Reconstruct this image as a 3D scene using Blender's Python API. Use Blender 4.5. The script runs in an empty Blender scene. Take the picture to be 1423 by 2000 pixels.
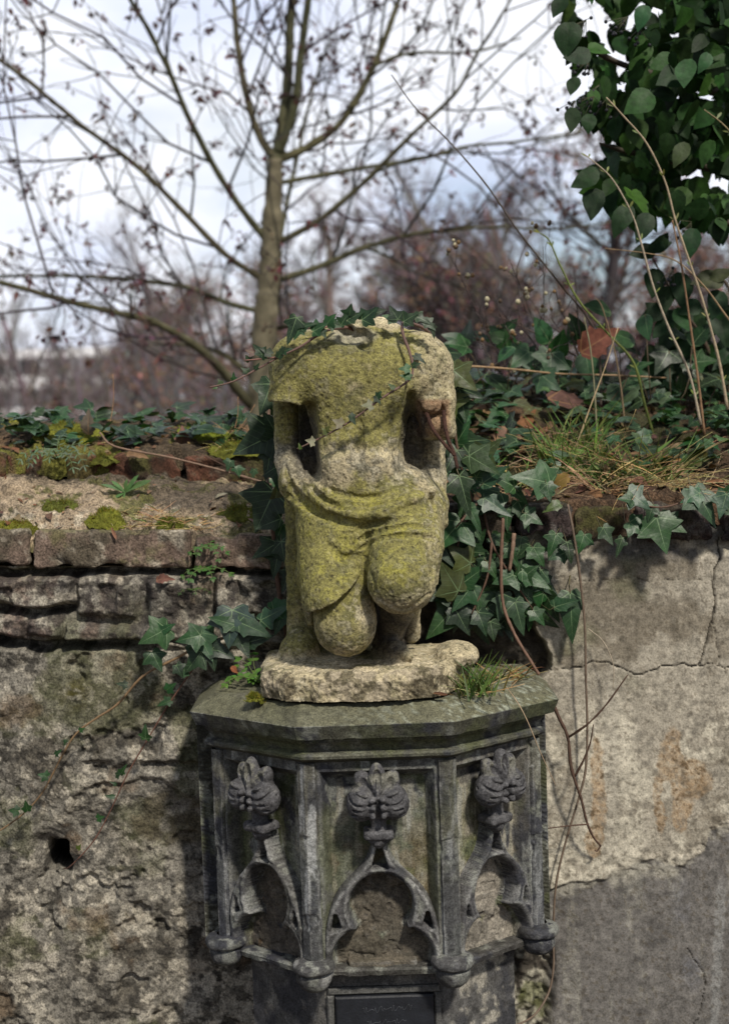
import bpy, math, random
import numpy as np
from mathutils import Matrix, Vector

# ------------------------------------------------------------------ camera, sky, sun, exposure
scene = bpy.context.scene
COL = scene.collection
CAM = np.array([0.0, 0.0, 1.6])
PITCH, ROLL, FPX = 4.0, -2.0, 2778.0
Rm = Matrix.Rotation(math.radians(90 - PITCH), 3, 'X') @ Matrix.Rotation(math.radians(ROLL), 3, 'Z')
cam_data = bpy.data.cameras.new('camera')
cam = bpy.data.objects.new('camera', cam_data)
COL.objects.link(cam)
cam.location = CAM
cam.rotation_euler = Rm.to_euler()
cam_data.sensor_fit = 'VERTICAL'
cam_data.sensor_height = 36.0
cam_data.lens = 50.0
cam_data.clip_start = 0.05
cam_data.clip_end = 2000
cam_data.dof.use_dof = True
cam_data.dof.focus_distance = 2.72
cam_data.dof.aperture_fstop = 3.4
scene.camera = cam

SUN_TO = Vector((0.32, -0.64, 0.80)).normalized()
world = bpy.data.worlds.new('World')
scene.world = world
world.use_nodes = True
wn = world.node_tree
wn.nodes.clear()
def _n(t, **k):
    n = wn.nodes.new(t)
    for a, b in k.items(): setattr(n, a, b)
    return n
wo = _n('ShaderNodeOutputWorld'); wb = _n('ShaderNodeBackground')
wb.inputs['Strength'].default_value = 0.1
sky = _n('ShaderNodeTexSky', sky_type='NISHITA', sun_disc=False)
sky.sun_elevation = math.asin(SUN_TO.z)
sky.sun_rotation = math.atan2(SUN_TO.x, SUN_TO.y)
tc = _n('ShaderNodeTexCoord')
mp = _n('ShaderNodeMapping'); mp.inputs['Scale'].default_value = (1.0, 1.0, 2.0); mp.inputs['Location'].default_value = (3.1, 0.4, 1.3)
ns = _n('ShaderNodeTexNoise'); ns.inputs['Scale'].default_value = 2.6; ns.inputs['Detail'].default_value = 7; ns.inputs['Roughness'].default_value = 0.55
cr = _n('ShaderNodeValToRGB'); cr.color_ramp.elements[0].position = 0.30; cr.color_ramp.elements[1].position = 0.50
ns2 = _n('ShaderNodeTexNoise'); ns2.inputs['Scale'].default_value = 4.0; ns2.inputs['Detail'].default_value = 5
cr2 = _n('ShaderNodeValToRGB')
cr2.color_ramp.elements[0].position = 0.32; cr2.color_ramp.elements[0].color = (0.56, 0.65, 0.90, 1)
cr2.color_ramp.elements[1].position = 0.56; cr2.color_ramp.elements[1].color = (0.92, 0.94, 1.0, 1)
sx = _n('ShaderNodeSeparateXYZ')
mr = _n('ShaderNodeMapRange'); mr.inputs[1].default_value = -0.6; mr.inputs[2].default_value = 0.75; mr.inputs[3].default_value = 4.5; mr.inputs[4].default_value = 10.6
sc = _n('ShaderNodeVectorMath', operation='SCALE')
skm = _n('ShaderNodeVectorMath', operation='SCALE'); skm.inputs['Scale'].default_value = 1.0
mix = _n('ShaderNodeMixRGB')
L = wn.links.new
L(tc.outputs['Generated'], mp.inputs['Vector']); L(mp.outputs['Vector'], ns.inputs['Vector']); L(mp.outputs['Vector'], ns2.inputs['Vector'])
L(ns.outputs['Fac'], cr.inputs['Fac']); L(ns2.outputs['Fac'], cr2.inputs['Fac'])
L(tc.outputs['Generated'], sx.inputs[0]); L(sx.outputs['Y'], mr.inputs[0])
L(cr2.outputs['Color'], sc.inputs[0]); L(mr.outputs[0], sc.inputs['Scale'])
L(sky.outputs['Color'], skm.inputs[0])
L(cr.outputs['Color'], mix.inputs['Fac']); L(skm.outputs[0], mix.inputs['Color1']); L(sc.outputs[0], mix.inputs['Color2'])
L(mix.outputs['Color'], wb.inputs['Color']); L(wb.outputs[0], wo.inputs['Surface'])

sd = bpy.data.lights.new('sun', 'SUN'); sd.energy = 3.6; sd.angle = math.radians(5); sd.color = (1.0, 0.93, 0.82)
so = bpy.data.objects.new('sun', sd); COL.objects.link(so)
so.location = (2, -2, 5)
so.rotation_euler = SUN_TO.to_track_quat('Z', 'Y').to_euler()

scene.view_settings.view_transform = 'Standard'
scene.view_settings.look = 'None'
scene.view_settings.exposure = 0.12
scene.view_settings.gamma = 1.0
scene.render.engine = 'CYCLES'
scene.cycles.use_denoising = True
scene.cycles.max_bounces = 6

# ------------------------------------------------------------------ geometry helpers
RN = np.array(Rm)
def P(px, py, D):
    """point of the place seen at photo pixel (px, py) when it stands D metres away"""
    px = np.asarray(px, float); py = np.asarray(py, float)
    d = np.stack(np.broadcast_arrays((px - 711.5) / FPX, -(py - 1000.0) / FPX, -np.ones(np.broadcast(px, py).shape)), -1) @ RN.T
    t = np.asarray(D, float) / d[..., 1]
    return CAM + d * t[..., None]
def PV(px, py, D): return Vector(P(px, py, D))
def PX(v):
    c = (np.asarray(v) - CAM) @ RN
    return 711.5 - FPX * c[..., 0] / c[..., 2], 1000.0 + FPX * c[..., 1] / c[..., 2]
def smooth(a, b, x):
    t = np.clip((x - a) / (b - a), 0, 1)
    return t * t * (3 - 2 * t)

def _h(ix, iy, iz, seed):
    h = (ix.astype(np.uint32) * np.uint32(374761393) + iy.astype(np.uint32) * np.uint32(668265263)
         + iz.astype(np.uint32) * np.uint32(2147483647) + np.uint32((seed * 974711 + 12345) & 0xffffffff))
    h = (h ^ (h >> np.uint32(13))) * np.uint32(1274126177)
    h = (h ^ (h >> np.uint32(15))) * np.uint32(2246822519)
    h = h ^ (h >> np.uint32(16))
    return h.astype(np.float64) / 4294967295.0
def vnoise(p, seed=0):
    i = np.floor(p).astype(np.int64); f = p - i
    f = f * f * f * (f * (f * 6 - 15) + 10)
    r = 0
    for a in (0, 1):
        for b in (0, 1):
            for c in (0, 1):
                w = (f[..., 0] if a else 1 - f[..., 0]) * (f[..., 1] if b else 1 - f[..., 1]) * (f[..., 2] if c else 1 - f[..., 2])
                r = r + w * _h(i[..., 0] + a, i[..., 1] + b, i[..., 2] + c, seed)
    return r * 2 - 1
def fbm(p, scale, octv=4, seed=0, gain=0.5):
    s = 0; a = 1.0; t = 0
    q = np.asarray(p, float) * scale
    for o in range(octv):
        s = s + a * vnoise(q + 17.3 * o, seed + o * 31); t += a
        a *= gain; q = q * 2.03
    return s / t * 1.6
def cells(p, scale, seed=0):
    """distance to the nearest scattered point (0..~1)"""
    q = np.asarray(p, float) * scale
    i = np.floor(q).astype(np.int64); best = np.full(q.shape[:-1], 9.0)
    for a in (-1, 0, 1):
        for b in (-1, 0, 1):
            for c in (-1, 0, 1):
                j = i + np.array([a, b, c])
                o = np.stack([_h(j[..., 0], j[..., 1], j[..., 2], seed + k) for k in (1, 2, 3)], -1)
                best = np.minimum(best, ((j + o - q) ** 2).sum(-1))
    return np.sqrt(best)

# ------------------------------------------------------------------ object helpers
def tag(o, label=None, cat=None, group=None, kind=None):
    if label: o['label'] = label
    if cat: o['category'] = cat
    if group: o['group'] = group
    if kind: o['kind'] = kind
    return o
def thing(name, loc, label, cat, group=None):
    o = bpy.data.objects.new(name, None); COL.objects.link(o)
    o.location = Vector(loc); o.empty_display_size = 0.05
    return tag(o, label, cat, group)
def put(name, V, F, mat, parent=None, col=None, uv=None, smooth_=True, loc=None, sharp=None):
    """one mesh object from world-space vertices; F is an (n,3|4) array or a list of faces"""
    V = np.asarray(V, float)
    if parent is not None: base = np.array(parent.location)
    elif loc is not None: base = np.asarray(loc, float)
    else: base = np.array([(V[:, 0].min() + V[:, 0].max()) / 2, (V[:, 1].min() + V[:, 1].max()) / 2, V[:, 2].min()])
    m = bpy.data.meshes.new(name)
    W = (V - base).astype(np.float32)
    if isinstance(F, np.ndarray):
        k = F.shape[1]
        m.vertices.add(len(W)); m.vertices.foreach_set('co', W.ravel())
        m.loops.add(F.size); m.loops.foreach_set('vertex_index', F.astype(np.int32).ravel())
        m.polygons.add(len(F)); m.polygons.foreach_set('loop_start', np.arange(0, F.size, k, dtype=np.int32))
        m.update(calc_edges=True); m.validate()
    else:
        m.from_pydata(W.tolist(), [], [list(f) for f in F])
    if col is not None:
        a = m.color_attributes.new('Col', 'FLOAT_COLOR', 'POINT')
        c = np.ones((len(V), 4), np.float32); c[:, :3] = col
        a.data.foreach_set('color', c.ravel())
    if uv is not None:
        l = m.uv_layers.new(name='UVMap')
        li = np.empty(len(m.loops), np.int32); m.loops.foreach_get('vertex_index', li)
        l.data.foreach_set('uv', np.asarray(uv, np.float32)[li].ravel())
    if smooth_: m.polygons.foreach_set('use_smooth', np.ones(len(m.polygons), bool))
    if sharp: m.set_sharp_from_angle(angle=math.radians(sharp))
    m.materials.append(mat)
    o = bpy.data.objects.new(name, m); COL.objects.link(o)
    if parent is not None: o.parent = parent
    else: o.location = base
    return o
def sub(o, child):
    """hang an already placed object under a part (both share the thing's frame)"""
    child.parent = o; child.location = (0, 0, 0); return child
def dup(o, parent=None):
    c = o.copy(); COL.objects.link(c)
    if parent is not None: c.parent = parent
    for ch in list(o.children): dup(ch, c)
    return c

class MB:
    def __init__(s): s.V = []; s.F = []; s.C = []; s.U = []; s.n = 0
    def add(s, V, F, col=None, uv=None):
        V = np.asarray(V, float); s.V.append(V); s.F += [[i + s.n for i in f] for f in F]
        s.C.append(np.broadcast_to(np.asarray(col if col is not None else (1, 1, 1), float), (len(V), 3)))
        s.U.append(np.zeros((len(V), 2)) if uv is None else np.asarray(uv, float)); s.n += len(V)
    def tube(s, pts, radii, sides=6, col=None, knob=0.0, seed=0):
        pts = np.asarray(pts, float); n = len(pts)
        radii = np.broadcast_to(np.asarray(radii, float), (n,)) if np.ndim(radii) else np.full(n, float(radii))
        T = np.gradient(pts, axis=0); T /= np.linalg.norm(T, axis=1)[:, None] + 1e-12
        a = np.array([0.31, 0.9, 0.2]) if abs(T[0] @ np.array([0.31, 0.9, 0.2])) < 0.9 else np.array([1.0, 0, 0])
        rings = []
        N = np.cross(T[0], a); N /= np.linalg.norm(N)
        ang = np.arange(sides) * 2 * math.pi / sides
        for i in range(n):
            N = N - T[i] * (N @ T[i]); N /= np.linalg.norm(N) + 1e-12
            B = np.cross(T[i], N)
            r = radii[i]
            if knob: r = r * (1 + knob * (random.random() - 0.5))
            rings.append(pts[i] + r * (np.cos(ang)[:, None] * N + np.sin(ang)[:, None] * B))
        F = []
        for i in range(n - 1):
            for k in range(sides):
                k2 = (k + 1) % sides
                F.append((i * sides + k, i * sides + k2, (i + 1) * sides + k2, (i + 1) * sides + k))
        F.append(list(range(sides))[::-1]); F.append([(n - 1) * sides + k for k in range(sides)])
        s.add(np.concatenate(rings), F, col)
    def build(s, name, mat, parent=None, loc=None, smooth_=True):
        return put(name, np.concatenate(s.V), s.F, mat, parent, np.concatenate(s.C), np.concatenate(s.U), smooth_, loc)

def spline(pts, n=8):
    """Catmull-Rom through the points"""
    p = np.asarray(pts, float); p = np.vstack([2 * p[0] - p[1], p, 2 * p[-1] - p[-2]])
    out = []
    for i in range(1, len(p) - 2):
        for t in np.arange(n) / n:
            a, b, c, d = p[i - 1], p[i], p[i + 1], p[i + 2]
            out.append(0.5 * (2 * b + (c - a) * t + (2 * a - 5 * b + 4 * c - d) * t * t + (3 * b - a - 3 * c + d) * t ** 3))
    out.append(p[-2])
    return np.array(out)

def grid_faces(nr, nc):
    i = np.arange(nr * nc).reshape(nr, nc)
    return np.stack([i[:-1, :-1], i[1:, :-1], i[1:, 1:], i[:-1, 1:]], -1).reshape(-1, 4)
def mesh_normals(V, F):
    n = np.cross(V[F[:, 2]] - V[F[:, 0]], V[F[:, 3 if F.shape[1] > 3 else 1]] - V[F[:, 1 if F.shape[1] > 3 else 0]])
    N = np.zeros_like(V)
    for k in range(F.shape[1]): np.add.at(N, F[:, k], n)
    return N / (np.linalg.norm(N, axis=1)[:, None] + 1e-12)

def convex(V, F, N, it=2):
    """how far each point stands out above its neighbours (worn arrises are paler)"""
    F = np.asarray(F); k = F.shape[1]; c = None
    for _ in range(it):
        src = V if c is None else c[:, None]
        acc = np.zeros((len(V), src.shape[1])); n = np.zeros(len(V))
        for a in range(k):
            for b in (F[:, (a + 1) % k], F[:, a - 1]):
                np.add.at(acc, F[:, a], src[b]); np.add.at(n, F[:, a], 1)
        m = acc / np.maximum(n, 1)[:, None]
        c = ((V - m) * N).sum(1) if c is None else m[:, 0]
    return c
# ------------------------------------------------------------------ materials
class NT:
    def __init__(s, name):
        s.m = bpy.data.materials.new(name); s.m.use_nodes = True; s.t = s.m.node_tree
        s.b = s.t.nodes['Principled BSDF']; s.out = s.t.nodes['Material Output']
    def n(s, t, **k):
        x = s.t.nodes.new(t)
        for a, b in k.items(): setattr(x, a, b)
        return x
    def l(s, a, b): s.t.links.new(a, b)
    def math(s, op, a, b=None):
        x = s.n('ShaderNodeMath', operation=op)
        for i, v in enumerate((a, b)):
            if v is None: continue
            if isinstance(v, (int, float)): x.inputs[i].default_value = v
            else: s.l(v, x.inputs[i])
        return x.outputs[0]
    def noise(s, vec, scale, detail=4, rough=0.55):
        x = s.n('ShaderNodeTexNoise'); x.inputs['Scale'].default_value = scale; x.inputs['Detail'].default_value = detail; x.inputs['Roughness'].default_value = rough
        s.l(vec, x.inputs['Vector']); return x.outputs['Fac']
    def ramp(s, fac, stops):
        x = s.n('ShaderNodeValToRGB'); e = x.color_ramp.elements
        while len(e) < len(stops): e.new(0.5)
        for q, (p, c) in zip(e, stops):
            q.position = p; q.color = (*c, 1) if isinstance(c, tuple) else (c, c, c, 1)
        s.l(fac, x.inputs['Fac']); return x.outputs['Color']
    def mixc(s, mode, fac, a, b):
        x = s.n('ShaderNodeMixRGB', blend_type=mode)
        for i, v in zip((0, 1, 2), (fac, a, b)):
            if isinstance(v, (int, float)): x.inputs[i].default_value = v if i == 0 else (v, v, v, 1)
            elif isinstance(v, tuple): x.inputs[i].default_value = (*v, 1)
            else: s.l(v, x.inputs[i])
        return x.outputs['Color']

def mat_stone(name, speck=(0.55, 1.35), scale=420, bump=0.5, bscale=160, rough=0.92, dist=0.004):
    """weathered stone: colour attribute broken up by fine grain, with grain and pit bump"""
    t = NT(name); co = t.n('ShaderNodeTexCoord').outputs['Object']
    at = t.n('ShaderNodeAttribute', attribute_name='Col').outputs['Color']
    f = t.noise(co, scale, 5, 0.65); g = t.noise(co, scale * 0.27, 5, 0.6)
    c1 = t.ramp(f, [(0.36, speck[0]), (0.5, 1.0), (0.66, speck[1])])
    c2 = t.ramp(g, [(0.34, 0.66), (0.5, 1.0), (0.68, 1.22)])
    c = t.mixc('MULTIPLY', 1.0, at, c1); c = t.mixc('MULTIPLY', 1.0, c, c2)
    t.l(c, t.b.inputs['Base Color']); t.b.inputs['Roughness'].default_value = rough
    t.b.inputs['Specular IOR Level'].default_value = 0.25
    vo = t.n('ShaderNodeTexVoronoi'); vo.inputs['Scale'].default_value = bscale; t.l(co, vo.inputs['Vector'])
    h = t.math('ADD', t.math('MULTIPLY', t.noise(co, bscale, 6, 0.65), 1.0), t.math('MULTIPLY', t.math('MINIMUM', vo.outputs['Distance'], 0.35), 0.9))
    bp = t.n('ShaderNodeBump'); bp.inputs['Strength'].default_value = bump; bp.inputs['Distance'].default_value = dist
    t.l(h, bp.inputs['Height']); t.l(bp.outputs[0], t.b.inputs['Normal'])
    return t.m
def mat_attr(name, rough=0.8, bump=0.0, bscale=300, spec=0.3, var=0.35, vs=60):
    t = NT(name); co = t.n('ShaderNodeTexCoord').outputs['Object']
    at = t.n('ShaderNodeAttribute', attribute_name='Col').outputs['Color']
    c = t.mixc('MULTIPLY', 1.0, at, t.ramp(t.noise(co, vs, 5, 0.6), [(0.3, 1 - var), (0.7, 1 + var)]))
    t.l(c, t.b.inputs['Base Color']); t.b.inputs['Roughness'].default_value = rough; t.b.inputs['Specular IOR Level'].default_value = spec
    if bump:
        bp = t.n('ShaderNodeBump'); bp.inputs['Strength'].default_value = bump; bp.inputs['Distance'].default_value = 0.003
        t.l(t.noise(co, bscale, 5), bp.inputs['Height']); t.l(bp.outputs[0], t.b.inputs['Normal'])
    return t.m
def mat_leaf(name, veins=(), vein_col=(0.16, 0.24, 0.12), vein_fac=0.75, rough=0.42, transl=0.16, width=0.016, spec=0.36):
    """leaf: colour attribute, pale veins along given directions from the leaf base, some light through the blade"""
    t = NT(name); uv = t.n('ShaderNodeUVMap').outputs['UV']
    at = t.n('ShaderNodeAttribute', attribute_name='Col').outputs['Color']
    co = t.n('ShaderNodeTexCoord').outputs['Object']
    c = t.mixc('MULTIPLY', 1.0, at, t.ramp(t.noise(co, 70, 4), [(0.3, 0.7), (0.7, 1.35)]))
    if veins:
        s = t.n('ShaderNodeSeparateXYZ'); t.l(uv, s.inputs[0]); u, v = s.outputs['X'], s.outputs['Y']
        tot = None
        for (dx, dy, ln) in veins:
            q = math.hypot(dx, dy); dx /= q; dy /= q
            along = t.math('ADD', t.math('MULTIPLY', u, dx), t.math('MULTIPLY', v, dy))
            off = t.math('ABSOLUTE', t.math('SUBTRACT', t.math('MULTIPLY', u, dy), t.math('MULTIPLY', v, dx)))
            w = t.math('MULTIPLY', t.math('SUBTRACT', ln, along), width / ln)
            k = t.math('MULTIPLY', t.math('LESS_THAN', off, w), t.math('GREATER_THAN', along, 0.0))
            tot = k if tot is None else t.math('MAXIMUM', tot, k)
        # side veins off the midrib
        ab = t.math('ABSOLUTE', u)
        st = t.math('FRACT', t.math('MULTIPLY', t.math('SUBTRACT', v, t.math('MULTIPLY', ab, 0.9)), 6.0))
        k2 = t.math('MULTIPLY', t.math('LESS_THAN', st, 0.10), 0.18)
        tot = t.math('MAXIMUM', tot, k2)
        c = t.mixc('MIX', t.math('MULTIPLY', tot, vein_fac), c, vein_col)
    t.l(c, t.b.inputs['Base Color']); t.b.inputs['Roughness'].default_value = rough; t.b.inputs['Specular IOR Level'].default_value = spec
    bp = t.n('ShaderNodeBump'); bp.inputs['Strength'].default_value = 0.35; bp.inputs['Distance'].default_value = 0.002
    t.l(t.noise(co, 110, 3), bp.inputs['Height']); t.l(bp.outputs[0], t.b.inputs['Normal'])
    tr = t.n('ShaderNodeBsdfTranslucent'); t.l(t.mixc('MULTIPLY', 1.0, c, (1.3, 1.5, 0.6)), tr.inputs['Color'])
    mx = t.n('ShaderNodeMixShader'); mx.inputs[0].default_value = transl
    t.l(t.b.outputs[0], mx.inputs[1]); t.l(tr.outputs[0], mx.inputs[2]); t.l(mx.outputs[0], t.out.inputs['Surface'])
    return t.m

M_STATUE = mat_stone('mossy_sandstone', (0.55, 1.35), 330, 0.6, 170, dist=0.004)
M_CONSOLE = mat_stone('sooty_sandstone', (0.55, 1.45), 280, 0.35, 240, rough=0.72, dist=0.003)
M_RUBBLE = mat_stone('rubble_masonry', (0.45, 1.5), 250, 0.55, 120, dist=0.005)
M_BRICK = mat_stone('old_brick', (0.45, 1.5), 220, 0.7, 120, dist=0.005)
M_PLASTER = mat_stone('stained_plaster', (0.70, 1.28), 270, 0.3, 190, dist=0.003)
M_SOIL = mat_stone('soil', (0.4, 1.6), 260, 1.0, 110, dist=0.01)
M_BARK = mat_attr('bark', 0.9, 0.6, 40, 0.2, 0.45, 18)
M_STEM = mat_attr('stem', 0.7, 0.3, 300, 0.3, 0.3, 90)
M_GRASS = mat_attr('grass_blade', 0.6, 0, 300, 0.3, 0.3, 40)
M_MOSS = mat_attr('moss', 0.95, 0.8, 500, 0.1, 0.5, 200)
M_IRON = mat_attr('rusty_iron', 0.85, 0.8, 400, 0.3, 0.5, 120)
M_SLATE = mat_attr('dark_slate', 0.55, 0.25, 200, 0.4, 0.35, 40)
M_PAINT = mat_attr('pale_render', 0.8, 0, 100, 0.3, 0.1, 2)
M_IVY = mat_leaf('ivy_leaf', ((0, 1, 1.0), (0.58, 0.30, 0.66), (-0.58, 0.30, 0.66), (0.30, -0.14, 0.34), (-0.30, -0.14, 0.34)))
M_IVY_OLD = mat_leaf('ivy_leaf_mature', ((0, 1, 1.0), (0.5, 0.6, 0.5), (-0.5, 0.6, 0.5)), (0.035, 0.06, 0.02), 0.35, 0.5, 0.10, 0.012, 0.13)
M_HERB = mat_leaf('herb_leaf', ((0, 1, 1.0),), (0.15, 0.25, 0.08), 0.5, 0.5, 0.3)
M_DEAD = mat_leaf('dead_leaf', ((0, 1, 1.0), (0.6, 0.5, 0.6), (-0.6, 0.5, 0.6)), (0.30, 0.17, 0.08), 0.5, 0.75, 0.12, 0.02, 0.2)
# ------------------------------------------------------------------ signed-distance sculpting
class SDF:
    def __init__(s, lo, hi, h):
        s.lo = np.asarray(lo, float); s.h = h
        s.n = np.ceil((np.asarray(hi) - s.lo) / h).astype(int) + 1
        s.d = np.full(s.n, 1.0, np.float32)
        s.ax = [s.lo[i] + np.arange(s.n[i]) * h for i in range(3)]
    def _sl(s, lo, hi, pad):
        a = np.clip(np.floor((np.asarray(lo) - pad - s.lo) / s.h).astype(int), 0, s.n)
        b = np.clip(np.ceil((np.asarray(hi) + pad - s.lo) / s.h).astype(int) + 1, 0, s.n)
        sl = tuple(slice(a[i], b[i]) for i in range(3))
        X = s.ax[0][sl[0]][:, None, None]; Y = s.ax[1][sl[1]][None, :, None]; Z = s.ax[2][sl[2]][None, None, :]
        return sl, X, Y, Z
    def op(s, f, lo, hi, k=0.01, mode='u'):
        sl, X, Y, Z = s._sl(lo, hi, k + 4 * s.h)
        b = np.asarray(f(X, Y, Z)); a = s.d[sl]
        if mode == 'u':
            h = np.clip(0.5 + 0.5 * (b - a) / k, 0, 1); s.d[sl] = b * (1 - h) + a * h - k * h * (1 - h)
        else:
            nb = -b; h = np.clip(0.5 - 0.5 * (nb - a) / k, 0, 1)
            s.d[sl] = a * h + nb * (1 - h) + k * h * (1 - h)
    def ell(s, c, r, k=0.01, mode='u', rot=None):
        c = np.asarray(c, float); r = np.asarray(r, float)
        def f(X, Y, Z):
            x, y, z = X - c[0], Y - c[1], Z - c[2]
            if rot is not None:
                x, y, z = (rot[0][0] * x + rot[0][1] * y + rot[0][2] * z, rot[1][0] * x + rot[1][1] * y + rot[1][2] * z, rot[2][0] * x + rot[2][1] * y + rot[2][2] * z)
            k0 = np.sqrt((x / r[0]) ** 2 + (y / r[1]) ** 2 + (z / r[2]) ** 2)
            k1 = np.sqrt((x / r[0] ** 2) ** 2 + (y / r[1] ** 2) ** 2 + (z / r[2] ** 2) ** 2)
            return k0 * (k0 - 1) / (k1 + 1e-9)
        m = r.max() if rot is not None else r
        s.op(f, c - m, c + m, k, mode)
    def cap(s, a, b, ra, rb, k=0.01, mode='u', sy=1.0, cut=None):
        a = np.asarray(a, float); b = np.asarray(b, float); ba = b - a; L2 = ba[0] ** 2 + (ba[1] / sy) ** 2 + ba[2] ** 2
        def f(X, Y, Z):
            x, y, z = X - a[0], (Y - a[1]) / sy, Z - a[2]
            t = np.clip((x * ba[0] + y * ba[1] / sy + z * ba[2]) / L2, 0, 1)
            d = np.sqrt((x - t * ba[0]) ** 2 + (y - t * ba[1] / sy) ** 2 + (z - t * ba[2]) ** 2) - (ra + (rb - ra) * t)
            d = d * min(1.0, sy)
            if cut is not None: d = np.maximum(d, cut(X, Y, Z))
            return d
        R = max(ra, rb) * np.array([1, max(sy, 1), 1])
        s.op(f, np.minimum(a, b) - R, np.maximum(a, b) + R, k, mode)
    def chain(s, pts, rad, k=0.01, mode='u', sy=1.0):
        for i in range(len(pts) - 1): s.cap(pts[i], pts[i + 1], rad[i], rad[i + 1], k, mode, sy)
    def mesh(s):
        d = s.d; g = d < 0
        n = np.array(d.shape) - 1
        cs = [g[a:n[0] + a, b:n[1] + b, c:n[2] + c] for a in (0, 1) for b in (0, 1) for c in (0, 1)]
        anyv = np.logical_or.reduce(cs); allv = np.logical_and.reduce(cs)
        act = anyv & ~allv
        I = np.argwhere(act)
        off = np.array([(a, b, c) for a in (0, 1) for b in (0, 1) for c in (0, 1)])
        val = np.stack([d[I[:, 0] + o[0], I[:, 1] + o[1], I[:, 2] + o[2]] for o in off], 1).astype(float)
        acc = np.zeros((len(I), 3)); cnt = np.zeros(len(I))
        for e in range(8):
            for f in range(e + 1, 8):
                if np.abs(off[e] - off[f]).sum() != 1: continue
                m = (val[:, e] < 0) != (val[:, f] < 0)
                t = val[m, e] / (val[m, e] - val[m, f])
                acc[m] += off[e] + t[:, None] * (off[f] - off[e]); cnt[m] += 1
        V = s.lo + (I + acc / cnt[:, None]) * s.h
        vid = np.full(act.shape, -1, np.int64); vid[act] = np.arange(len(I))
        Q = []
        for ax in range(3):
            b, c = (ax + 1) % 3, (ax + 2) % 3
            s0 = [slice(None)] * 3; s1 = [slice(None)] * 3
            s0[ax] = slice(0, n[ax]); s1[ax] = slice(1, n[ax] + 1)
            ch = g[tuple(s0)] != g[tuple(s1)]
            E = np.argwhere(ch)
            E = E[(E[:, b] > 0) & (E[:, c] > 0) & (E[:, b] < n[b]) & (E[:, c] < n[c])]
            ins = g[E[:, 0], E[:, 1], E[:, 2]]
            def cell(db, dc):
                q = E.copy(); q[:, b] -= db; q[:, c] -= dc
                return vid[q[:, 0], q[:, 1], q[:, 2]]
            q = np.stack([cell(1, 1), cell(0, 1), cell(0, 0), cell(1, 0)], 1)
            q[~ins] = q[~ins][:, ::-1]
            Q.append(q)
        return V, np.concatenate(Q)

def sm(px, D): return px * D / FPX          # pixels at distance D -> metres

# ------------------------------------------------------------------ the kneeling statue
ZCAP = float(P(734, 1372, 2.645)[2])        # top of the console's capstone
YW = 2.97                                   # face of the wall
S = SDF(P(490, 1385, 2.6) * [1, 0, 1] + [0, 2.53, 0] - [0.0, 0, 0.0], [P(950, 1300, 2.9)[0], 2.985, P(700, 600, 2.95)[2]], 0.0024)
def E(px, py, D, rx, ry, rz, k=12, mode='u', rot=None):
    S.ell(P(px, py, D), (sm(rx, D), ry / 1000.0, sm(rz, D)), k / 1000.0, mode, rot)
def CP(a, b, ra, rb, k=12, sy=1.0, mode='u', cut=None):
    S.cap(P(*a), P(*b), sm(ra, a[2]), sm(rb, b[2]), k / 1000.0, mode, sy, cut)
def CH(pts, r, k=10, sy=1.0, mode='u'):
    for i in range(len(pts) - 1): CP(pts[i], pts[i + 1], r[i], r[i + 1], k, sy, mode)
def tilt(deg):                              # rotation in the picture's plane (x, z)
    c, s_ = math.cos(math.radians(deg)), math.sin(math.radians(deg))
    return ((c, 0, -s_), (0, 1, 0), (s_, 0, c))
# cloak hanging behind the body
CP((640, 760, 2.90), (650, 1000, 2.89), 78, 72, 20, 0.45)
CP((790, 760, 2.90), (790, 1000, 2.89), 78, 70, 20, 0.45)
# torso
E(700, 735, 2.80, 112, 80, 100, 10)
CP((612, 704, 2.80), (808, 704, 2.80), 60, 58, 30, 1.1)
E(703, 690, 2.80, 92, 72, 55, 30)
CP((708, 692, 2.80), (736, 666, 2.80), 62, 42, 26)
E(640, 742, 2.752, 74, 40, 58, 36); E(757, 745, 2.752, 70, 38, 57, 36)
E(700, 822, 2.782, 88, 68, 82, 30)
E(700, 880, 2.778, 92, 70, 64, 30)
E(702, 930, 2.78, 104, 80, 52, 24)
E(694, 900, 2.716, 62, 18, 40, 30)
E(652, 800, 2.790, 44, 66, 78, 24); E(752, 800, 2.790, 42, 66, 78, 24)
# shoulders, arms
E(582, 716, 2.795, 52, 58, 56, 24); E(826, 722, 2.795, 50, 58, 58, 24)
ZST = float(P(560, 778, 2.78)[2])
CP((580, 712, 2.79), (564, 790, 2.765), 52, 41, 16, 1.0, 'u', lambda X, Y, Z: (ZST + (X - P(560, 778, 2.78)[0]) * 0.16 + (Y - 2.78) * 0.5 - Z))
CH([(836, 718, 2.795), (846, 780, 2.79), (856, 840, 2.785)], [47, 40, 35], 16)
# cloak over the broken arm, left
CH([(558, 785, 2.845), (559, 850, 2.84), (560, 900, 2.83), (572, 945, 2.80)], [26, 22, 22, 26], 10)
E(565, 938, 2.79, 22, 30, 40, 8)
CH([(580, 965, 2.89), (583, 1100, 2.89), (590, 1245, 2.89)], [24, 24, 30], 10)
CH([(846, 850, 2.875), (848, 930, 2.87), (850, 1000, 2.85)], [22, 22, 24], 10)
CH([(838, 930, 2.82), (850, 985, 2.80), (858, 1020, 2.78)], [22, 24, 16], 12)
# deep channels between arms and body
CH([(602, 800, 2.715), (598, 850, 2.73), (600, 895, 2.74), (612, 930, 2.757), (624, 948, 2.765)], [18, 22, 24, 20, 12], 4, 3.4, 's')
CH([(803, 772, 2.715), (803, 820, 2.725), (804, 870, 2.735), (812, 905, 2.76)], [11, 20, 25, 22], 4, 3.4, 's')
# hips and the roll of cloth across the lap
E(705, 975, 2.785, 136, 88, 62, 24)
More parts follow.
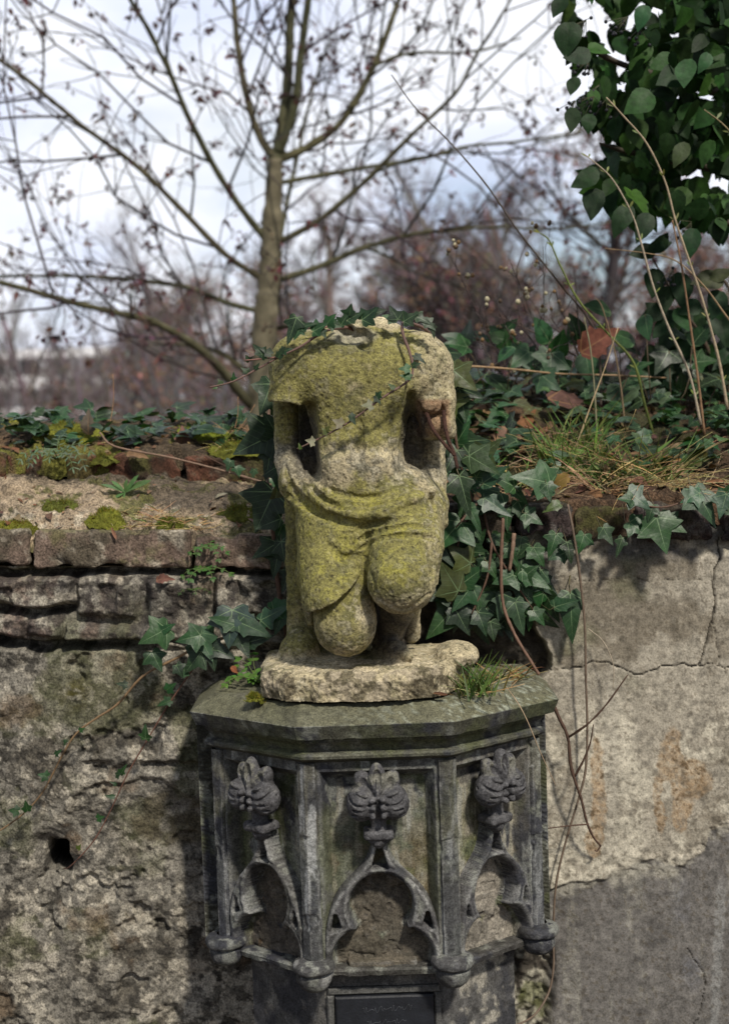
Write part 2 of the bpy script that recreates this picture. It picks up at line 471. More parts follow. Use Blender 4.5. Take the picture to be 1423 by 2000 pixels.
# kneeling leg, its knee on the plinth
CH([(655, 1000, 2.78), (664, 1120, 2.715), (674, 1215, 2.688)], [66, 63, 57], 14)
E(674, 1218, 2.688, 56, 56, 63, 20)
CH([(672, 1225, 2.70), (690, 1240, 2.90)], [48, 40], 10)
# raised leg, knee towards the viewer
CH([(780, 990, 2.78), (787, 1070, 2.69), (785, 1130, 2.640)], [82, 74, 64], 14)
E(784, 1136, 2.635, 66, 58, 62, 12)
CH([(788, 1150, 2.70), (772, 1195, 2.765), (758, 1255, 2.815)], [40, 32, 26], 8)
CH([(752, 1262, 2.80), (775, 1272, 2.735), (800, 1282, 2.70)], [24, 17, 8], 14, 0.9)
# cloth over the thighs
phem = [P(585, 1196, 2.68), P(716, 1098, 2.66)]
def hem(X, Y, Z):
    dx = phem[1][0] - phem[0][0]; dz = phem[1][2] - phem[0][2]; q = math.hypot(dx, dz)
    u = ((X - phem[0][0]) * dx + (Z - phem[0][2]) * dz) / q
    return -((Z - phem[0][2]) * dx - (X - phem[0][0]) * dz) / q - 0.020 * np.cos(np.clip((u - q / 2) / q * 3.0, -1.57, 1.57))
CP((652, 1010, 2.77), (660, 1180, 2.685), 73, 69, 5, 1.0, 'u', hem)
CP((640, 1010, 2.78), (648, 1150, 2.70), 62, 60, 8, 1.0, 'u', hem)
E(708, 1044, 2.728, 66, 62, 56, 30)
CH([(606, 1020, 2.79), (600, 1120, 2.76), (606, 1215, 2.74)], [24, 22, 8], 10, 1.6)
CH([(846, 985, 2.77), (842, 1060, 2.72), (842, 1130, 2.70)], [24, 20, 13], 14)
CH([(850, 1000, 2.76), (853, 1060, 2.74), (848, 1138, 2.72)], [10, 9, 7], 6)
CH([(806, 1165, 2.80), (804, 1240, 2.82)], [15, 17], 6)
# the roll of cloth slung from the left hip across the lap, its folds
CH([(580, 895, 2.825), (598, 945, 2.775), (634, 992, 2.715), (690, 1012, 2.682), (745, 1006, 2.668), (800, 978, 2.680), (842, 958, 2.725)], [5, 10, 15, 17, 16, 13, 9], 14)
CH([(578, 905, 2.80), (592, 960, 2.77), (634, 1010, 2.708), (690, 1030, 2.674), (730, 1026, 2.655)], [6, 7, 8, 8, 5], 12)
# creases of the chest and belly
CH([(700, 700, 2.70), (700, 790, 2.672)], [3, 6], 20, 1.0, 's')
CH([(622, 880, 2.72), (700, 872, 2.685), (780, 880, 2.72)], [3, 6, 3], 16, 1.0, 's')
# breaks: the neck, both arms
E(692, 655, 2.725, 34, 40, 18, 6, 's', tilt(-12)); E(712, 664, 2.72, 16, 34, 22, 5, 's', tilt(20)); E(665, 640, 2.76, 30, 50, 14, 6, 's', tilt(18))
E(846, 812, 2.745, 27, 26, 34, 4, 's'); E(842, 792, 2.75, 19, 16, 17, 5); E(856, 832, 2.757, 26, 14, 20, 4)
E(550, 799, 2.765, 46, 58, 17, 4, 's')
E(858, 878, 2.76, 54, 66, 25, 4, 's')
# finer carving, cut or raised on the surface as it stands
def surfD(px, py):
    D = np.arange(2.56, 2.96, 0.002); q = P(np.full(len(D), px), np.full(len(D), py), D)
    i = np.clip(np.round((q - S.lo) / S.h).astype(int), 0, np.array(S.d.shape) - 1)
    v = S.d[i[:, 0], i[:, 1], i[:, 2]] < 0
    return D[v.argmax()] if v.any() else 2.78
def line(pts, r, k=4, mode='s', sink=0.0):
    q = spline([(a, b, 0) for a, b in pts], 4); n = len(q); w = np.sin(np.linspace(0.25, math.pi - 0.25, n)) * r
    pp = [(a, b, surfD(a, b) + sink) for a, b, _ in q]
    for i in range(n - 1): CP(pp[i], pp[i + 1], w[i], w[i + 1], k, 1.0, mode)
line([(592, 935), (622, 976), (662, 998), (709, 1006), (755, 998), (800, 978), (838, 964)], 5, 8, 'u', 0.001)
line([(618, 950), (650, 972), (690, 982), (736, 982), (783, 966)], 4, 8, 'u', 0.001)
line([(571, 950), (591, 975), (622, 1002), (662, 1018), (709, 1026), (748, 1020)], 10, 6, 's')
line([(706, 1034), (716, 1062), (712, 1104)], 4, 12, 's')
line([(596, 935), (615, 962), (644, 984), (684, 994), (736, 994), (783, 976)], 4, 5, 's')
line([(640, 952), (680, 968), (730, 970), (770, 954)], 3, 6, 's')
line([(690, 1040), (722, 1026), (780, 1014), (846, 1008)], 7, 5, 's')
line([(697, 1056), (738, 1038), (792, 1028), (852, 1030)], 7, 5, 's')
line([(702, 1072), (742, 1052), (800, 1046), (848, 1052)], 6, 5, 's')
line([(805, 945), (832, 958), (846, 985), (853, 1012)], 8, 4, 's')
line([(836, 1060), (842, 1110), (846, 1150)], 7, 5, 's')
line([(700, 812), (698, 860), (700, 900)], 6, 14, 's')
line([(640, 1060), (665, 1090), (700, 1085)], 5, 10, 's')
line([(722, 1110), (740, 1165), (790, 1190), (838, 1160)], 3, 6, 's')
line([(556, 905), (570, 952), (598, 990), (640, 1016)], 7, 4, 's')
line([(592, 905), (607, 945), (642, 982), (690, 998)], 6, 4, 's')
line([(548, 962), (566, 972), (584, 985)], 6, 4, 's')
# plinth
pl = np.array([P(x, 1312, d)[:2] for x, d in ((509, 2.70), (555, 2.655), (640, 2.632), (760, 2.628), (846, 2.640), (880, 2.69), (912, 2.80), (915, 2.95), (520, 2.95))])
zt_, zb_ = float(P(700, 1312, 2.64)[2]), ZCAP - 0.012
def plinth(X, Y, Z):
    sh = np.broadcast(X, Y).shape
    x = np.broadcast_to(X, sh); y = np.broadcast_to(Y, sh)
    d = np.full(sh, 1e9); sg = np.ones(sh)
    n = len(pl)
    for i in range(n):
        a, b = pl[i], pl[i - 1]
        ex, ey = b[0] - a[0], b[1] - a[1]; wx, wy = x - a[0], y - a[1]
        t = np.clip((wx * ex + wy * ey) / (ex * ex + ey * ey), 0, 1)
        d = np.minimum(d, (wx - ex * t) ** 2 + (wy - ey * t) ** 2)
        c1 = y >= a[1]; c2 = y < b[1]; c3 = ex * wy > ey * wx
        sg = np.where((c1 & c2 & c3) | (~c1 & ~c2 & ~c3), -sg, sg)
    d2 = sg * np.sqrt(d) + 0.022
    dz = np.abs(Z - (zt_ + zb_) / 2) - (zt_ - zb_) / 2 + 0.022
    return np.minimum(np.maximum(d2, dz), 0) + np.sqrt(np.maximum(d2, 0) ** 2 + np.maximum(dz, 0) ** 2) - 0.022
S.op(plinth, (pl[:, 0].min(), pl[:, 1].min(), zb_), (pl[:, 0].max(), pl[:, 1].max(), zt_), 0.012)
E(890, 1278, 2.78, 44, 70, 26, 14); E(585, 1268, 2.84, 40, 60, 34, 20); E(770, 1285, 2.80, 60, 70, 12, 20)
CH([(560, 1288, 2.70), (650, 1302, 2.662), (750, 1300, 2.655), (830, 1285, 2.68), (875, 1268, 2.74)], [3, 4, 3, 4, 3], 6, 1.0, 's')
V, F = S.mesh()
# drop crumbs: keep the largest connected body
par = np.arange(len(V))
for _ in range(200):
    mn = par[F].min(1); q = par.copy()
    for k in range(4): np.minimum.at(q, F[:, k], mn)
    q = q[q]
    if (q == par).all(): break
    par = q
root = np.bincount(par).argmax(); keep = par == root
F = F[keep[F[:, 0]]]
ren = np.cumsum(keep) - 1; F = ren[F]; V = V[keep]
N = mesh_normals(V, F)
vx, vy = PX(V)
onpl = smooth(1278, 1300, vy + 0.02 * (vx - 700)) * (1 - smooth(0, 0.02, V[:, 2] - zt_))
rough = 0.0013 * fbm(V, 42, 3, 3) + (0.0008 + 0.0016 * onpl) * fbm(V, 140, 3, 9) - 0.0030 * np.clip(1 - cells(V, 75, 5) / 0.26, 0, 1) - 0.0022 * np.clip(1 - cells(V, 160, 6) / 0.34, 0, 1)
rough += 0.0045 * onpl * fbm(V, 22, 3, 12)
V = V + N * rough[:, None]
# colour: cream stone, yellow-green moss film, grey lichen, near-black by depth
def mixv(c, d, f): return c * (1 - f[:, None]) + np.asarray(d) * f[:, None]
n1 = fbm(V, 14, 4, 21); n2 = fbm(V, 45, 4, 22); n3 = fbm(V, 110, 3, 23)
C = np.tile((0.46, 0.395, 0.255), (len(V), 1)) * (1 + 0.22 * n2[:, None])
top = smooth(-0.1, 0.7, N[:, 2])
wy = vy + 26 * n1 + 14 * n2; wx = vx + 22 * n1
lap = smooth(925, 985, wy) * (1 - smooth(1120, 1215, wy)) * (1 - 0.65 * smooth(790, 850, wx))
chest = (1 - smooth(830, 905, wy)) * (1 - 0.8 * smooth(775, 830, wx)) * smooth(640, 690, wy + 20)
knee = 0.45 * smooth(1140, 1200, wy) * (1 - smooth(700, 740, wx)) * (1 - smooth(1265, 1285, wy))
zone = np.clip(lap + 0.85 * chest + knee, 0, 1)
g = zone * (0.80 + 0.35 * top) + 0.28 * n1 * zone + 0.25 * n2 * zone + 0.2 * n3 * zone
C = mixv(C, (0.19, 0.178, 0.044), smooth(-0.05, 0.55, g) * 0.87)
C = mixv(C, (0.30, 0.28, 0.05), smooth(0.0, 0.8, n2 + 0.6 * n3 + 0.4 * top) * lap * 0.6)
C = mixv(C, (0.10, 0.10, 0.05), smooth(0.08, 0.5, fbm(V, 26, 4, 25) + 0.7 * n3) * 0.55)
C = mixv(C, (0.13, 0.125, 0.10), smooth(-0.1, 0.5, n1 + 0.5 * n3) * smooth(850, 885, wy) * (1 - smooth(925, 965, wy)) * 0.75)
C = mixv(C, (0.56, 0.50, 0.36), smooth(0.30, 0.6, n3 + 0.4 * n1) * (1 - 0.85 * zone) * 0.6)
pit = np.clip(1 - cells(V, 75, 5) / 0.30, 0, 1) + np.clip(1 - cells(V, 160, 6) / 0.38, 0, 1)
C = mixv(C, (0.07, 0.062, 0.04), np.clip(pit * 1.5, 0, 1) * 0.85)
br = np.clip(smooth(776, 784, vy) * (1 - smooth(845, 858, vy)) * smooth(806, 816, vx) * (1 - smooth(872, 884, vx)) * smooth(0.0, 0.5, -N[:, 1] + 0.4), 0, 1)
C = mixv(C, (0.24, 0.145, 0.085), br * 0.85)
nk = np.clip(1 - np.hypot((vx - 690) / 55, (vy - 655) / 22), 0, 1)
C = mixv(C, (0.38, 0.36, 0.30), smooth(0, 0.4, nk) * 0.6)
recess_dark = np.clip((1 - np.hypot((vx - 602) / 36, (vy - 868) / 90)) * 2.2, 0, 1) * smooth(2.725, 2.77, V[:, 1]) + np.clip((1 - np.hypot((vx - 808) / 36, (vy - 840) / 90)) * 2.2, 0, 1) * smooth(2.725, 2.775, V[:, 1]) \
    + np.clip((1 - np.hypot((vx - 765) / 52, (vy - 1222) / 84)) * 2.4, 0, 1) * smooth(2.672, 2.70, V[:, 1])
C = mixv(C, (0.045, 0.042, 0.044), np.clip(recess_dark * (0.85 + 0.3 * n2), 0, 1) * 0.92)  # near-black in the arm channels and around the shin, set by depth
edge = onpl * smooth(0.05, 0.4, -N[:, 1])
C = mixv(C, (0.075, 0.06, 0.035), edge * smooth(-0.1, 0.3, n2 + 0.5 * n3 + 0.3 * n1) * 0.85)
C = mixv(C, (0.06, 0.05, 0.03), edge * smooth(0.0, 0.3, fbm(V * [1, 1, 0.5], 20, 3, 28) + 0.3 * n3) * 0.7)
C = mixv(C, (0.58, 0.50, 0.36), onpl * smooth(0.05, 0.4, n2 - 0.3 * n1) * 0.5)
cv = convex(V, F, mesh_normals(V, F)); C = mixv(C, (0.50, 0.45, 0.32), smooth(0.00012, 0.0006, cv) * 0.35)
C = np.clip(C, 0.01, 0.9)
statue = thing('stone_statue', P(700, 1365, 2.78) * [1, 1, 0] + [0, 0, ZCAP], 'headless moss-stained stone statue of a kneeling figure with broken arms, on the console', 'statue')
low = (V[:, 2] < zt_ + 0.0005 + 0.006 * fbm(V, 30, 2, 2)) & ((vy > 1255) & (V[:, 2] < zt_ + 0.004))
fl = low[F].all(1)
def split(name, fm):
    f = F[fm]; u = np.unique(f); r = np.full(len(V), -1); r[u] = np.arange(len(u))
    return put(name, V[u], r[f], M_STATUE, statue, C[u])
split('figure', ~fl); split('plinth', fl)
for path, nm in (([(832, 806, 2.745), (845, 838, 2.735), (868, 868, 2.72), (888, 890, 2.715)], 0), ([(866, 802, 2.745), (868, 830, 2.735), (876, 862, 2.722), (886, 886, 2.716), (893, 915, 2.712)], 1)):
    b = MB(); p = spline([P(*q) for q in path], 8); b.tube(p, np.linspace(0.0042, 0.0034, len(p)), 8, (0.055, 0.026, 0.018), 0.25)
    b.build('iron_rod', M_IRON, statue)
# ------------------------------------------------------------------ the gothic console (corbel) carrying the statue
XC = float(P(732, 1416, 2.60)[0]); YF, YC = 2.60, 2.775; HF, HC = 0.150, 0.364
OUT = np.array([(XC - HC, YW + 0.03), (XC - HC, YC), (XC - HF, YF), (XC + HF, YF), (XC + HC, YC), (XC + HC, YW + 0.03)])
def inset(d):
    """the plan of the console set in by d from the edge of the capstone"""
    pts = []
    dirs = [OUT[i + 1] - OUT[i] for i in range(5)]; dirs = [q / np.linalg.norm(q) for q in dirs]
    nor = [np.array([-q[1], q[0]]) for q in dirs]                       # inwards (the plan runs anticlockwise seen from below)
    if nor[2][1] < 0: nor = [-q for q in nor]
    pts.append(OUT[0] + nor[0] * d)
    for i in range(1, 5):
        a, b = nor[i - 1], nor[i]
        pts.append(OUT[i] + (a + b) * d / (1 + a @ b))
    pts.append(OUT[5] + nor[4] * d)
    return np.array(pts)
def zf(py, D=2.645): return float(P(734, py, D)[2])
console = thing('console', (XC, YW, 0), 'sooty carved gothic stone corbel with blind tracery and leafy finials under the kneeling statue', 'stone pedestal')
def dense(poly, step):
    out = []
    for i in range(len(poly) - 1):
        n = max(1, int(round(np.linalg.norm(poly[i + 1] - poly[i]) / step)))
        out += [poly[i] + (poly[i + 1] - poly[i]) * k / n for k in range(n)]
    return np.array(out + [poly[-1]])
def counts(step):
    b = inset(0.04); return [max(1, int(round(np.linalg.norm(b[i + 1] - b[i]) / step))) for i in range(5)]
CN = counts(0.006)
def ring(d, z):
    p = inset(d); o = []
    for i in range(5): o += [p[i] + (p[i + 1] - p[i]) * k / CN[i] for k in range(CN[i])]
    o.append(p[5]); o = np.array(o)
    return np.concatenate([o, np.full((len(o), 1), z)], 1)
def loft(name, prof, step=0.006, amp=0.0012, chip=0.003, colf=None, close_top=False):
    pr = dense(np.array(prof), step); R = np.array([ring(d, z) for d, z in pr]); nr, nc = R.shape[:2]
    V = R.reshape(-1, 3); F = grid_faces(nr, nc)
    N = mesh_normals(V, F)
    if N[nc * (nr // 2) + nc // 2][1] > 0 or name == 'capstone' and N[:, 1].mean() > 0: F = F[:, ::-1]; N = -N
    V = V + N * (amp * fbm(V, 60, 4, 41) - chip * smooth(0.35, 0.8, fbm(V, 26, 3, 43)))[:, None]
    F = [list(f) for f in F.tolist()]
    if close_top: F.append([(k) for k in range(nc)])
    return put(name, V, F, M_CONSOLE, console, colf(V, N) if colf else None, sharp=24)
def soot(V, N, base=(0.120, 0.120, 0.113), green=0.6):
    n1 = fbm(V, 9, 4, 51); n2 = fbm(V * [1, 1, 0.35], 34, 4, 52); n3 = fbm(V, 90, 3, 53); st = fbm(V * [1, 1, 0.08], 45, 4, 58)
    C = np.tile(np.array(base) * 0.86, (len(V), 1)) * (1 + 0.28 * n2[:, None] + 0.2 * n3[:, None])
    C = mixv(C, (0.036, 0.038, 0.047), smooth(-0.15, 0.35, n1 + 0.5 * n2 + 0.3 * st) * 0.88)
    C = mixv(C, (0.29, 0.30, 0.26), smooth(0.2, 0.55, n2 + 0.5 * n3 + 0.3 * st) * 0.45)
    C = mixv(C, (0.075, 0.088, 0.028), smooth(0.1, 0.6, fbm(V, 12, 3, 57) + 0.3 * n3) * green * 0.55)
    return np.clip(C, 0.01, 0.8)
def capcol(V, N):
    n1 = fbm(V, 10, 4, 61); n3 = fbm(V, 130, 3, 63); n2 = fbm(V, 40, 3, 62)
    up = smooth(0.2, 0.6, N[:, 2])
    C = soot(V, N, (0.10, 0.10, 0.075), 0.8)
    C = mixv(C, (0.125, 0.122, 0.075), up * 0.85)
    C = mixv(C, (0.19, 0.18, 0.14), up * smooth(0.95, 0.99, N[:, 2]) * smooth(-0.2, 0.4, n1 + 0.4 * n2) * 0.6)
    C = mixv(C, (0.055, 0.055, 0.038), up * smooth(0.1, 0.5, n2 + 0.5 * n1) * 0.5)
    C = mixv(C, (0.27, 0.29, 0.23), up * smooth(0.28, 0.42, n3 + 0.25 * n2) * smooth(0.0, 0.35, V[:, 0] - XC + 0.15) * 0.7)
    return C
zA, zB, zC_ = ZCAP, zf(1416, 2.60), zf(1441, 2.612)
cap = loft('capstone', [(0.235, zA + 0.001), (0.048, zA), (0.044, zA - 0.002), (0.002, zB + 0.002), (0.0, zB), (0.010, zC_), (0.030, zC_ - 0.001), (0.12, zC_ - 0.004)], 0.006, 0.0006, 0.0012, capcol, True)
zD, zE, zG = zf(1466, 2.635), zf(1482, 2.63), zf(1486, 2.645)
loft('cornice', [(0.11, zC_ - 0.002), (0.026, zC_ - 0.003), (0.027, zC_ - 0.009), (0.034, zC_ - 0.016), (0.038, zD + 0.002), (0.028, zD - 0.002), (0.025, zD - 0.006), (0.026, zE + 0.003), (0.031, zE), (0.046, zG), (0.11, zG - 0.001)], 0.004, 0.0005, 0.0014, lambda V, N: soot(V, N, (0.115, 0.115, 0.085), 0.9))
# carved faces: height fields on the five sides of the plan
Q = inset(0.046); zT, zL = zG + 0.004, zf(1908, 2.645)
Hpx = 1908 - 1484.0
def sdpoly(x, y, pts):
    d = np.full(x.shape, 1e9); sg = np.ones(x.shape); n = len(pts)
    for i in range(n):
        a, b = pts[i], pts[i - 1]; ex, ey = b[0] - a[0], b[1] - a[1]; wx, wy = x - a[0], y - a[1]
        t = np.clip((wx * ex + wy * ey) / (ex * ex + ey * ey + 1e-12), 0, 1)
        d = np.minimum(d, (wx - ex * t) ** 2 + (wy - ey * t) ** 2)
        c1 = y >= a[1]; c2 = y < b[1]; c3 = ex * wy > ey * wx
        sg = np.where((c1 & c2 & c3) | (~c1 & ~c2 & ~c3), -sg, sg)
    return sg * np.sqrt(d)
half = [(0, 1640), (17, 1640), (20, 1662), (30, 1684), (48, 1704), (72, 1726), (92, 1750), (108, 1780), (117, 1812), (120, 1850), (124, 1912)]
hs = spline([(a, b) for a, b in half[1:]], 5)
OGEE = [(-a, b) for a, b in hs[::-1]] + [(a, b) for a, b in hs]
def facet(i, W, carved, seed):
    a, b = Q[i], Q[i + 1]; L = np.linalg.norm(b - a); u3 = np.append((b - a) / L, 0); nrm = np.array([u3[1], -u3[0], 0])
    if nrm[1] > 0.2 or (i == 0 and nrm[0] > 0) or (i == 4 and nrm[0] < 0): nrm = -nrm
    nu, nv = int(L / 0.0022), int((zT - zL) / 0.0022)
    U, Vv = np.meshgrid(np.linspace(0, L, nu), np.linspace(0, 1, nv), indexing='xy')
    org = np.append(a, 0)
    base = org + U[..., None] * u3 + np.stack([0 * U, 0 * U, zT + (zL - zT) * Vv], -1)
    k = 0.265 / L
    x = (U - L / 2) * k / 0.265 * 283.0; y = 1484 + Hpx * Vv            # photo-pixel units on the front face
    mm = 0.00094
    noise = 0.0009 * fbm(base, 50, 4, seed) + 0.0005 * fbm(base, 160, 3, seed + 1)
    if not carved:                                                       # flank: tooled with a claw chisel
        h = 0.0018 * np.sin((y + 0.35 * x + 4 * fbm(base, 14, 2, 5)) * 0.62) + noise
        V = (base + h[..., None] * nrm).reshape(-1, 3); F = grid_faces(nv, nu); N = mesh_normals(V, F)
        if (N @ nrm).mean() < 0: F = F[:, ::-1]; N = -N
        C = soot(V, N, (0.07, 0.072, 0.05), 1.0)
        return put('flank', V, F, M_CONSOLE, console, C)
    # frame with a sunk panel
    inx = 142 - np.abs(x) - 27; iny = y - 1506
    ins = np.minimum(inx, iny)
    h = -0.031 * np.clip(ins / 19.0, 0, 1)
    ax_ = np.abs(x)
    tre = np.minimum(np.hypot(x, y - 1773) - 62, np.maximum(np.hypot(ax_ - 44, y - 1874) - 55, -(y - 1812)))
    tre = np.minimum(tre, np.maximum(ax_ - 98, 1874 - y))
    tre = np.minimum(tre, np.maximum(ax_ - 47, np.abs(y - 1818) - 22))
    og = sdpoly(x, y, OGEE)
    tri = np.minimum(sdpoly(x, y, [(0, 1650), (14, 1696), (-14, 1696)]), sdpoly(np.abs(x), y, [(93, 1786), (100, 1815), (86, 1808)]) )
    rec = smooth(0, -8, tre)                                             # ground inside the tracery, spalled and rough
    sp = smooth(-0.2, 0.35, fbm(base, 16, 4, seed + 5) + 0.25 * fbm(base, 60, 2, seed + 8))
    # chamfered sunk ground
    hr = -0.040 - 0.004 * sp + 0.0016 * fbm(base, 60, 4, seed + 6) * (0.3 + sp) - 0.003 * smooth(0.25, 0.5, fbm(base, 40, 3, seed + 7))
    hp = np.where((tre < 0) & (og < 0), hr, h) + noise
    plain = smooth(1886, 1889, y) * smooth(72, 70, np.abs(x)) * (i == 2)
    hp = hp * (1 - plain) + plain * (-0.024 + noise)
    V = (base + hp[..., None] * nrm).reshape(-1, 3); F = grid_faces(nv, nu); N = mesh_normals(V, F)
    if (N @ nrm).mean() < 0: F = F[:, ::-1]; N = -N
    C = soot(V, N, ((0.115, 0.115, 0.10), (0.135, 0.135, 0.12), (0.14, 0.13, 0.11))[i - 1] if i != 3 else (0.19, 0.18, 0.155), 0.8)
    xf, yf, rf, sf = x.ravel(), y.ravel(), (rec * (og < 0)).ravel(), sp.ravel()
    n2 = fbm(V, 35, 4, seed + 9); n1 = fbm(V, 12, 4, seed + 10); st = fbm(V * [1, 1, 0.12], 60, 3, seed + 11)
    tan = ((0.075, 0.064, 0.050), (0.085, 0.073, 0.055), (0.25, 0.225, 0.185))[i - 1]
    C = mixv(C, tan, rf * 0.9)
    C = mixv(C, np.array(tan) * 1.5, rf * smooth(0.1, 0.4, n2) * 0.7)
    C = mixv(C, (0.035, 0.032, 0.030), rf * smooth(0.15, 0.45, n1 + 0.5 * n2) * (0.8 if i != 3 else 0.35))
    if i == 1: C = mixv(C, (0.17, 0.095, 0.035), rf * smooth(0.15, 0.45, n1 - 0.4 * n2) * 0.6)
    pan = (1 - rf) * smooth(10, 22, ins.ravel())
    C = mixv(C, (0.12, 0.088, 0.045), pan * smooth(0.0, 0.5, n1 + 0.5 * n2) * smooth(1560, 1700, yf) * (0.7 if i != 1 else 0.3))
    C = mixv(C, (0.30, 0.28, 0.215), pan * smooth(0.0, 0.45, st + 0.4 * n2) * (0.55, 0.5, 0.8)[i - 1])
    C = mixv(C, (0.085, 0.10, 0.035), pan * smooth(0.1, 0.5, fbm(V, 15, 3, 77)) * 0.6)
    C = mixv(C, (0.30, 0.31, 0.29), smooth(0.45, 0.7, st + 0.2 * n2) * (1 - rf) * 0.55)
    C = mixv(C, (0.27, 0.27, 0.26), smooth(0.00010, 0.00050, convex(V, F, N, 5) * 2) * smooth(-0.5, 0.3, fbm(V, 25, 3, 401)) * 0.45)
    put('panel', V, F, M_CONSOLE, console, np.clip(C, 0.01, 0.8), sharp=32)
    # tracery: moulded ogee arch round a trefoil
    og_ = og; body = np.maximum(np.maximum(og_, -tre), -tri)
    d = -body                                                            # distance inside the stone
    dt = np.clip(tre, 0, 99)                                             # distance from the trefoil's edge
    do = np.clip(-og_, 0, 99)
    ht = 0.005 - 0.045 * (1 - smooth(-1, 5, d)) - 0.007 * (1 - smooth(2, 14, dt)) * (dt < 14) - 0.006 * (1 - smooth(0, 9, do))
    ht = ht - 0.0025 * np.exp(-((dt - 17) / 3.0) ** 2)
    brk = smooth(0.42, 0.6, fbm(base, 18, 3, seed + 13)) * smooth(10, 3, dt) * 0.010
    ht = ht - brk + noise * 1.3
    msk = body < 3.5
    ht = np.where(body > -1.0, np.minimum(ht, -0.046), ht)
    idx = np.full(msk.shape, -1); idx[msk] = np.arange(msk.sum())
    q = np.stack([idx[:-1, :-1], idx[1:, :-1], idx[1:, 1:], idx[:-1, 1:]], -1).reshape(-1, 4); q = q[(q >= 0).all(1)]
    V = (base + ht[..., None] * nrm)[msk]; N = mesh_normals(V, q)
    if (N @ nrm).mean() < 0: q = q[:, ::-1]; N = -N
    C = soot(V, N, (0.088, 0.086, 0.088) if i != 1 else (0.075, 0.073, 0.070), 0.12)
    C = mixv(C, (0.27, 0.27, 0.26), smooth(0.00010, 0.00050, convex(V, q, N, 5) * 2) * smooth(-0.5, 0.3, fbm(V, 25, 3, 401)) * 0.6)
    put('tracery', V, q, M_CONSOLE, console, C)
    # leafy finial on its collar
    def W3(px, py, out): return org + u3 * (L / 2 + px / 283.0 * 0.265 / k) + np.array([0, 0, zT + (zL - zT) * (py - 1484) / Hpx]) + nrm * out
    finial(W3, u3, nrm, seed)
def finial(W3, u3, nrm, seed):
    T = SDF((-0.075, -0.05, -0.13), (0.075, 0.075, 0.075), 0.0016)       # x along the wall, y outwards, z up; origin = heart of the finial
    m = 0.00094
    def e(x, z, o, rx, ro, rz, k=4, mode='u', deg=0):
        T.ell((x * m, o / 1000, z * m), (rx * m, ro / 1000, rz * m), k / 1000, mode, tilt(deg))
    e(0, -4, 4, 44, 26, 46, 6)
    for s_ in (-1, 1):
        e(25 * s_, 26, 14, 19, 16, 31, 3, 'u', 28 * s_); e(26 * s_, 31, 40, 12, 19, 21, 2, 's', 28 * s_)
    e(0, 38, 22, 18, 16, 34, 3); e(0, 42, 47, 12, 21, 24, 2, 's'); e(0, 8, 30, 4, 10, 34, 3)
    for s_ in (-1, 1):
        e(34 * s_, -8, 19, 31, 29, 34, 3)
        for zz, rr in ((3, 7.5), (-13, 7.5), (-28, 7)):                  # tips of the leaf folds meeting in front
            e(11 * s_, zz, 40, rr, 10, rr * 0.9, 5)
        for j in range(4):                                               # flutes sweeping from the outer edge to the tips
            pts = [((64 - 3 * j, 16 - 15 * j, 16), (56 - 3 * j, 3 - 15 * j, 34), (40, -7 - 12 * j, 46), (24, -8 - 11 * j, 49), (10, -4 - 12 * j, 52))[q] for q in range(5)]
            c_ = spline(pts, 3); T.chain([(x * s_ * m, o / 1000, z * m) for x, z, o in c_], np.full(len(c_), 2.9 * m), 0.0022, 's')
        for hx, hz in ((25, 9), (18, -7)): T.ell((hx * s_ * m, 0.046, hz * m), (4.5 * m, 0.010, 3.2 * m), 0.0015, 's')
        e(30 * s_, 14, 40, 14, 8, 5, 3, 'u', -20 * s_)
    e(0, -22, 52, 5, 22, 26, 3, 's')
    # neck and collar
    T.cap((0, 0.004, -50 * m), (0, 0.004, -84 * m), 0.015, 0.017, 0.004, 'u', 1.1)
    def box(X, Y, Z):
        dx = np.abs(X) - 0.022; dy = np.abs(Y - 0.002) - 0.018; dz = np.abs(Z + 72 * m) - 0.002
        return np.sqrt(np.maximum(dx, 0) ** 2 + np.maximum(dy, 0) ** 2 + np.maximum(dz, 0) ** 2) - 0.007
    T.op(box, (-0.03, -0.025, -0.08), (0.03, 0.03, -0.055), 0.0015)
    T.op(lambda X, Y, Z: np.sqrt((np.abs(X)) ** 2 + (Y * 1.1) ** 2 + ((Z + 86 * m) * 2.2) ** 2) - 0.021, (-0.025, -0.025, -0.095), (0.025, 0.025, -0.07), 0.002)
    V, F = T.mesh(); N = mesh_normals(V, F)
    V = V + N * (0.0007 * fbm(V, 150, 3, seed) + 0.0010 * fbm(V, 50, 3, seed + 3))[:, None]
    w = W3(0, 1556, 0.0) + 0.97 * V[:, :1] * u3 + V[:, 1:2] * nrm + 1.04 * V[:, 2:] * np.array([0, 0, 1.0])
    if (np.cross(u3, nrm))[2] < 0: F = F[:, ::-1]
    up = smooth(0.2, 0.8, N[:, 2]); n2 = fbm(w, 60, 3, 91)
    C = np.tile((0.082, 0.081, 0.085), (len(w), 1)) * (1 + 0.3 * n2[:, None])
    C = mixv(C, (0.20, 0.195, 0.15), smooth(0.2, 0.7, n2 + 0.5 * N[:, 1]) * smooth(0.0, 0.04, V[:, 2]) * 0.6)
    C = mixv(C, (0.27, 0.27, 0.26), smooth(0.00010, 0.00050, convex(V, F, N)) * smooth(-0.5, 0.3, fbm(V, 25, 3, 401)) * 0.6)
    f = put('finial', w, F, M_CONSOLE, console, C)
facet(0, 1, False, 101); facet(4, 1, False, 141)
